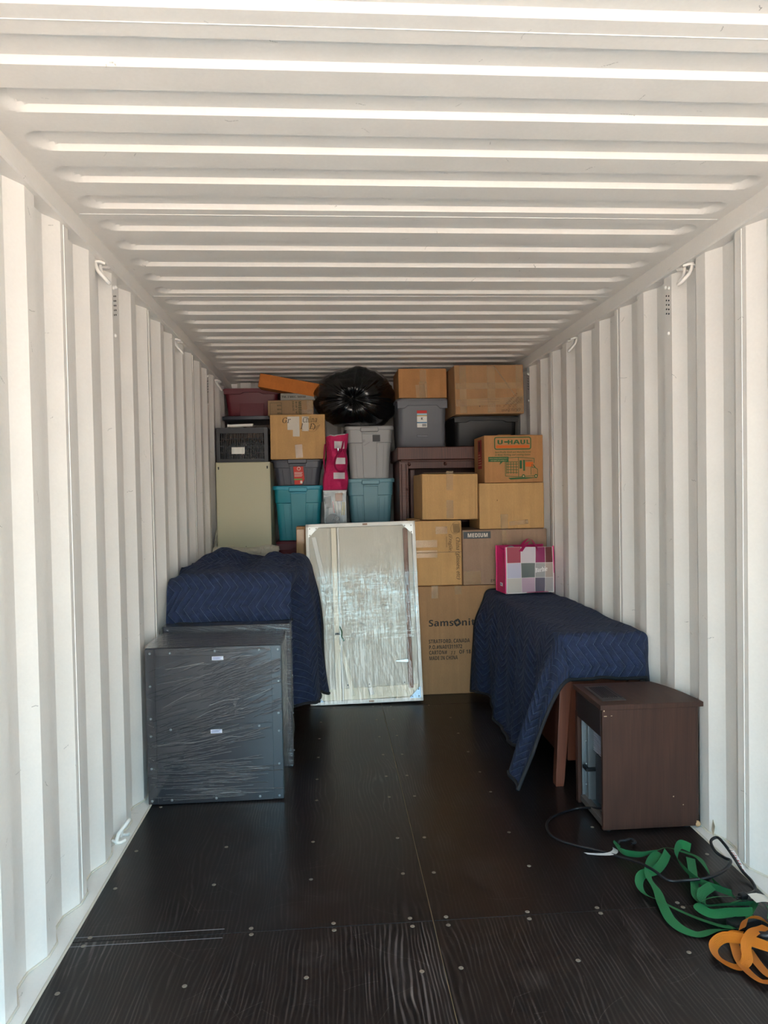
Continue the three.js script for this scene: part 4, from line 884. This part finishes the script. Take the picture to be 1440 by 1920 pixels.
// ---------------------------------------------------------------- pink shopping bag with printed panels, on the right blanket
{
  const o = thing('shopping_bag', 'pink shopping bag with printed square panels standing on the right blanket', 'bag', [.955, .708, -4.66], .1);
  const W = .325, H = .3, D = .18;
  const M = std(0xd0246c, .5, { bumpMap: T_crinkle, bumpScale: .004, ...both });
  const wob = (u, v) => .008 * Math.sin(u * 7 + v * 3) + .01 * (fbm(u * 3, v * 3, 271, 3) - .5);
  // front panel carries the print: coloured squares with the word mark, no pictures
  const T = canvasTex(768, 700, (c, w, h) => {
    c.fillStyle = '#e2dcd8'; c.fillRect(0, 0, w, h);
    const cols = ['#a8505f', '#cbbfc4', '#8d2c5c', '#6d3b3c', '#c3bfd2', '#6e7471', '#a39f9d', '#b3a196', '#c9c1ba', '#c4a6b6', '#6e6472', '#b2a9a8'];
    const xs = [.03, .33, .62, .82, .98], ys = [.0, .345, .67, .985];
    let k = 0;
    for (let r = 0; r < 3; r++) for (let q = 0; q < 4; q++) { c.fillStyle = cols[k++]; c.fillRect(w * xs[q] + 3, h * ys[r] + 3, w * (xs[q + 1] - xs[q]) - 6, h * (ys[r + 1] - ys[r]) - 6); }
    c.save(); c.translate(w * .625, h * .56); c.rotate(-.14); c.fillStyle = '#f0ecea'; c.font = `italic bold ${h * .13}px serif`; c.fillText('Barbie', 0, 0, w * .24); c.restore();
  });
  mesh('front_panel', surface(24, 24, (u, v) => [(u - .5) * W, v * H * (1 - .02 * u), D / 2 + wob(u, v)], (u, v) => [u, v]), std(0xffffff, .35, { map: T, ...both }), o).userData.label = 'glossy panel of printed squares';
  mesh('back_panel', surface(12, 12, (u, v) => [(u - .5) * W, v * H, -D / 2 + wob(u, v)]), M, o);
  for (const s of [-1, 1]) mesh('side_panel', surface(20, 20, (u, v) => [s * (W / 2 - .035 * Math.sin(Math.PI * u) * sstep(.3, 1, v)), v * H - .03 * Math.sin(Math.PI * u) * sstep(.8, 1, v), (u - .5) * D + (u > .5 ? 1 : -1) * .0], (u, v) => [u * D, v * H]), M, o);
  mesh('bottom', bx(W, .004, D, 0, .004, 0), M, o);
  for (const [x, z] of [[-W / 2, D / 2], [W / 2, D / 2], [-W / 2, -D / 2], [W / 2, -D / 2]]) mesh('piping', tube([[x, .003, z], [x, H * .5, z + .004], [x, H, z]], .0045, 16, 6), std(0xe03a80, .5), o);
  const strap = (z, x0, x1, h) => surface(40, 2, (u, v) => { const a = Math.PI * u; return [x0 + (x1 - x0) * u + (v - .5) * .02 * Math.cos(a), H - .03 + h * Math.sin(a), z + (v - .5) * .014 + .02 * Math.sin(a)]; });
  mesh('handle', strap(D / 2 + .003, -.06, .06, .065), M, o); mesh('handle', strap(-D / 2, .0, .12, .07), M, o);
  print(o, 'side_tag', .052, .022, -W / 2 - .004, .055, .02, (c, w, h) => { c.fillStyle = '#e9e7ee'; c.fillRect(0, 0, w, h); c.fillStyle = '#2c3f86'; for (let k = 0; k < 7; k++) c.fillRect(w * (.08 + k * .075), h * (.26 + .1 * (k % 3)), w * .05, h * (.5 - .1 * (k % 3))); c.strokeStyle = '#c9a06a'; c.strokeRect(w * .68, h * .2, w * .2, h * .55); }, 2400, -Math.PI / 2, 'small white tag');
  mesh('tissue', at(new THREE.IcosahedronGeometry(.035, 3), -.1, .268, .02), std(0xd9d4cf, .85, { bumpMap: T_crinkle, bumpScale: .02 }), o);
  mesh('dark_contents', bx(.26, .2, .13, .01, .12, 0, .02), std(0x33262b, .9), o);
}

// ---------------------------------------------------------------- electric fireplace cabinet by the right wall
{
  const o = thing('fireplace_cabinet', 'dark espresso electric fireplace cabinet turned sideways by the right wall', 'cabinet', [.95, 0, -2.93]);
  // its face points left (-x); near side panel faces the camera at z = +.155
  const zF = .158, zB = -.158, xL = -.198, xR = .185;
  mesh('side_panel', metreUV(at(rbox(xR - xL, .48, .018, .002, 2), (xL + xR) / 2, .252, zF - .009), false), M_espresso, o);
  mesh('side_panel', metreUV(at(rbox(xR - xL, .48, .018, .002, 2), (xL + xR) / 2, .252, zB + .009)), M_espresso, o);
  mesh('back_edge', metreUV(at(rbox(.014, .48, .3, .002, 2), xR + .006, .25, 0)), M_espresso, o);
  const ts = new THREE.Shape(); ts.moveTo(xL - .006, -zF - .004); ts.lineTo(xR + .026, -zF - .004); ts.quadraticCurveTo(xR + .018, .04, xR - .045, -zB + .004); ts.lineTo(xL - .006, -zB + .004);
  mesh('top', metreUV(at(new THREE.ExtrudeGeometry(ts, { depth: .016, bevelEnabled: true, bevelSize: .002, bevelThickness: .002, bevelSegments: 2 }), 0, .495, 0, -Math.PI / 2, 0, 0)), M_espresso, o);
  mesh('fascia', metreUV(at(rbox(.016, .115, zF - zB - .037, .003, 2), xL + .007, .437, -.0005)), std(0x2b2323, .4), o);
  mesh('stile', metreUV(at(rbox(.016, .4, .03, .003, 2), xL + .006, .2, zB + .014)), M_espresso, o);
  const vent = mesh('vent', metreUV(at(rbox(.1, .004, .215, .002, 2), -.128, .5145, -.0)), std(0x3a3332, .45), o);
  for (let k = 0; k < 7; k++) mesh('vent_slat', bx(.006, .005, .16, -.16 + k * .0098, .5155, -.01, .001, 0, 0, .4), M_black, vent);
  mesh('control_plate', bx(.012, .005, .17, -.086, .5155, -.01, .001), M_black, vent);
  // galvanised firebox seen through the open face
  const fb = []; for (const [w, h, d, x, y, z] of [[.3, .38, .003, -.03, .205, zB + .024], [.003, .38, .26, .12, .205, 0], [.31, .003, .28, -.03, .03, 0], [.31, .003, .28, -.03, .385, 0]]) fb.push(bx(w, h, d, x, y, z, .001));
  mesh('firebox', metreUV(join(fb)), M_steel, o);
  const flange = mesh('flange', join([bx(.003, .37, .045, xL + .03, .205, zB + .05, .001), bx(.03, .37, .003, xL + .045, .205, zB + .073, .001)]), M_steel, o);
  for (const y of [.09, .18, .28, .34]) mesh('flange_screw', at(new THREE.SphereGeometry(.004, 8, 6), xL + .027, y, zB + .05), M_steel, flange);
  const wires = []; for (let k = 0; k < 22; k++) wires.push(bx(.0015, .12, .0015, xL + .05, .31, zB + .09 + k * .009, .0004)); for (let k = 0; k < 14; k++) wires.push(bx(.0015, .0015, .2, xL + .05, .252 + k * .009, .02, .0004));
  mesh('mesh_screen', join(wires), std(0xbfc0cc, .4, { metalness: .5 }), o);
  mesh('burner_box', metreUV(at(rbox(.05, .2, .18, .006, 2), xL + .075, .14, .03)), std(0x2e3036, .5), o);
  mesh('bracket', bx(.06, .016, .05, xL + .045, .165, zB + .06, .003), M_black, o);
  mesh('bottom_rail', metreUV(at(rbox(.03, .026, zF - zB - .02, .003, 2), xL + .024, .022, 0)), std(0x55504c, .5), o);
  for (const [x, z] of [[xL + .03, zF - .03], [xR - .03, zF - .03], [xL + .03, zB + .03], [xR - .03, zB + .03]]) mesh('foot', at(new THREE.CylinderGeometry(.012, .012, .014, 12), x, .007, z), M_black, o);
  mesh('chipped_corner', at(new THREE.DodecahedronGeometry(.012, 1), xR + .006, .018, zF - .006).scale(1, 1, 1), std(0xc7a27a, .9), o).userData.label = 'splintered raw chipboard corner';
  for (const [x, y, w, h] of [[-.185, .468, .012, .003], [-.16, .469, .006, .002], [.09, .135, .004, .004], [.13, .1, .004, .003], [-.19, .49, .004, .008]]) mesh('chip', bx(w, h, .0012, x, y, zF + .0004, .0005), std(0xc3ab90, .9), o);
}
{ // its mains lead
  const o = thing('power_cord', 'black power cord with white warning tag looping over the floor', 'cord', [0, 0, 0]);
  mesh('cable', tube([[.8, .05, -2.884], [.763, .03, -2.94], [.72, .008, -2.989], [.598, .006, -2.929], [.548, .006, -2.856], [.544, .006, -2.754], [.602, .006, -2.685], [.675, .008, -2.63], [.727, .016, -2.562], [.771, .03, -2.486], [.796, .036, -2.417], [.823, .03, -2.359], [.88, .03, -2.354], [.943, .045, -2.335], [1.018, .05, -2.363], [1.072, .055, -2.413], [1.078, .04, -2.469], [1.066, .045, -2.506], [1.07, .065, -2.542], [1.094, .075, -2.545], [1.098, .072, -2.506], [1.102, .05, -2.446], [1.112, .02, -2.408], [1.114, .012, -2.355], [1.095, .01, -2.304], [1.041, .016, -2.269]], .0052, 320, 10), std(0x14151a, .38), o);
  mesh('plug', join([bx(.03, .02, .022, 1.03, .016, -2.266, .006, 0, .3, 0), bx(.014, .002, .006, 1.01, .02, -2.258, .0005, 0, .3, 0), bx(.014, .002, .006, 1.01, .012, -2.258, .0005, 0, .3, 0)]), std(0x17181c, .45), o);
  mesh('warning_tag', surface(10, 16, (u, v) => [1.103 + .012 * v + (u - .5) * .012, .068 - .05 * v + .004 * Math.sin(v * 5), -2.47 + .075 * v + (u - .5) * .018], (u, v) => [u, v]), std(0xe8e4e2, .5, { map: canvasTex(64, 128, (c, w, h) => { c.fillStyle = '#f1eeec'; c.fillRect(0, 0, w, h); c.fillStyle = '#b0403c'; for (let k = 0; k < 8; k++) c.fillRect(w * .12, h * (.08 + k * .1), w * (.7 - .1 * (k % 3)), h * .04); c.fillStyle = '#333'; c.fillRect(w * .2, h * .9, w * .5, h * .05); }), ...both }), o);
}

// ---------------------------------------------------------------- webbing straps
const T_web = dataTex(256, 256, (i, j) => .5 + .25 * Math.sin(i / 256 * 6.283 * 8) + .25 * Math.sin(j / 256 * 6.283 * 60), { repeat: [1, 6] });
function ribbon(pts, w, tilt = () => 0, n = 120) {           // flat webbing along a path; tilt 0 lies flat, 1 stands on edge
  const c = new THREE.CatmullRomCurve3(pts.map((p) => new THREE.Vector3(...p)), false, 'centripetal');
  const P = c.getSpacedPoints(n), L = c.getLength();
  const side = P.map((p, i) => { const t = P[Math.min(n, i + 1)].clone().sub(P[Math.max(0, i - 1)]).normalize(), s = new THREE.Vector3(-t.z, 0, t.x).normalize(), k = tilt(i / n) * Math.PI / 2; return s.multiplyScalar(Math.cos(k)).add(new THREE.Vector3(0, Math.sin(k), 0)); });
  const f = (o) => surface(3, n, (u, v) => { const i = Math.round(v * n), p = P[i], s = side[i], k = tilt(i / n), q = (u - .5) * w; return [p.x + s.x * q, Math.max(.003 + o, p.y + s.y * q + (w / 2) * Math.abs(Math.sin(k * Math.PI / 2)) + o), p.z + s.z * q]; }, (u, v) => [u, v * L / .1]);
  return f(0);
}
{
  const o = thing('ratchet_strap', 'green webbing ratchet strap in loose loops on the floor', 'strap', [0, 0, 0]);
  const G = std(0x22884c, .62, { bumpMap: T_web, bumpScale: .0012, sheen: .3, sheenColor: new THREE.Color(0x7fd0a0), ...both });
  const loops = [
    [[[.765, .004, -2.665], [.744, .008, -2.621], [.755, .012, -2.568], [.803, .014, -2.544], [.871, .014, -2.568], [.926, .018, -2.588], [.97, .014, -2.57], [1.007, .012, -2.528], [1.001, .012, -2.467], [.983, .012, -2.399], [.972, .012, -2.334], [.978, .014, -2.281], [.989, .016, -2.249]], (q) => .45 + .3 * Math.sin(q * 9)],
    [[[.906, .02, -2.544], [.873, .012, -2.503], [.817, .01, -2.449], [.755, .01, -2.422], [.719, .01, -2.359], [.717, .01, -2.307], [.748, .008, -2.274], [.774, .008, -2.231], [.804, .008, -2.19], [.843, .008, -2.149], [.892, .008, -2.117], [.958, .01, -2.119]], (q) => .5 - .4 * q],
    [[[.881, .02, -2.56], [.836, .012, -2.519], [.798, .012, -2.463], [.769, .014, -2.398], [.765, .014, -2.323], [.746, .016, -2.244], [.738, .008, -2.169], [.753, .006, -2.123], [.789, .006, -2.097], [.846, .006, -2.105], [.893, .01, -2.091]], (q) => .15 + .3 * Math.sin(q * 7)],
    [[[1.001, .02, -2.559], [.979, .02, -2.588], [.928, .016, -2.524], [.912, .016, -2.441], [.921, .018, -2.34], [.95, .02, -2.294], [.984, .022, -2.25]], () => .75],
    [[[.976, .02, -2.511], [.937, .016, -2.418], [.895, .016, -2.323], [.86, .018, -2.244], [.862, .02, -2.205], [.926, .022, -2.198], [1.016, .024, -2.189]], (q) => .1 + .5 * q],
    [[[.941, .03, -2.298], [.882, .03, -2.253], [.859, .035, -2.189], [.924, .04, -2.174], [.987, .042, -2.187], [1.028, .04, -2.144]], (q) => .35],
    [[[.986, .034, -2.138], [.934, .02, -2.164], [.864, .02, -2.166], [.845, .025, -2.206], [.881, .05, -2.198], [.966, .05, -2.199]], (q) => .3],
    [[[.95, .01, -2.12], [1.0, .03, -2.16], [1.04, .03, -2.2], [1.06, .02, -2.16], [1.03, .012, -2.11]], () => .4],
  ];
  for (const [p, t] of loops) mesh('webbing', ribbon(p, .031, t), G, o);
  mesh('hook', tube([[.768, .008, -2.668], [.785, .009, -2.688], [.81, .01, -2.69], [.833, .01, -2.7], [.84, .01, -2.672], [.82, .01, -2.66]], .005, 40, 8), std(0x2e3034, .4), o);
  mesh('sewn_tag', surface(10, 4, (u, v) => [.742 - .025 * u - .098 * u * u + (v - .5) * .01, .012 + .006 * Math.sin(u * 3), -2.628 + .05 * Math.sin(u * 2.6) + (v - .5) * .026 * (1 - .4 * u)], (u, v) => [u, v]), std(0xd9dadb, .5, both), o).userData.label = 'white sewn label';
  mesh('sewn_tag', surface(4, 4, (u, v) => [1.015 + u * .05, .052 + .006 * Math.sin(u * 3), -2.19 + (v - .5) * .05 + u * .015]), std(0xdad6cc, .5, both), o).userData.label = 'white printed label';
  mesh('ratchet', join([bx(.1, .02, .045, .955, .012, -2.135, .005, 0, .25, 0), bx(.06, .03, .012, .97, .02, -2.11, .004, 0, .25, 0)]), std(0x26282b, .4, { metalness: .5 }), o);
}
{
  const o = thing('tow_strap', 'bright orange webbing strap with black hardware in the right foreground', 'strap', [0, 0, 0]);
  const G = std(0xf28a1d, .6, { bumpMap: T_web, bumpScale: .0012, ...both });
  const loops = [
    [[[.96, .03, -1.95], [.927, .03, -1.977], [.887, .024, -2.017], [.841, .014, -2.046], [.798, .006, -2.025], [.788, .005, -1.979], [.823, .005, -1.942], [.86, .012, -1.957], [.879, .03, -1.994], [.914, .05, -2.019], [.966, .055, -2.035]], (q) => .2 + .35 * Math.sin(q * 6)],
    [[[.896, .03, -2.041], [.877, .02, -2.06], [.862, .006, -2.019], [.839, .005, -1.944], [.851, .006, -1.875], [.879, .008, -1.865], [.92, .008, -1.86]], (q) => .15],
    [[[.892, .01, -2.008], [.886, .006, -1.939], [.888, .006, -1.895], [.903, .006, -1.879], [.95, .006, -1.87]], () => .1],
    [[[.9, .035, -2.05], [.93, .05, -2.075], [.97, .05, -2.07], [1.0, .03, -2.03]], () => .5],
  ];
  for (const [p, t] of loops) mesh('webbing', ribbon(p, .03, t), G, o);
  mesh('buckle', join([at(new THREE.TorusGeometry(.028, .01, 10, 24, 4.6), .962, .04, -2.03, 1.2, 0, .4), bx(.06, .022, .04, .985, .03, -2.0, .006, 0, .5, 0)]), std(0x1b1c1f, .45), o);
  mesh('hook', tube([[.965, .02, -1.985], [.95, .03, -1.975], [.958, .035, -1.96], [.985, .03, -1.96]], .007, 24, 8), std(0x1b1c1f, .45), o);
}

renderer.render(scene, camera);
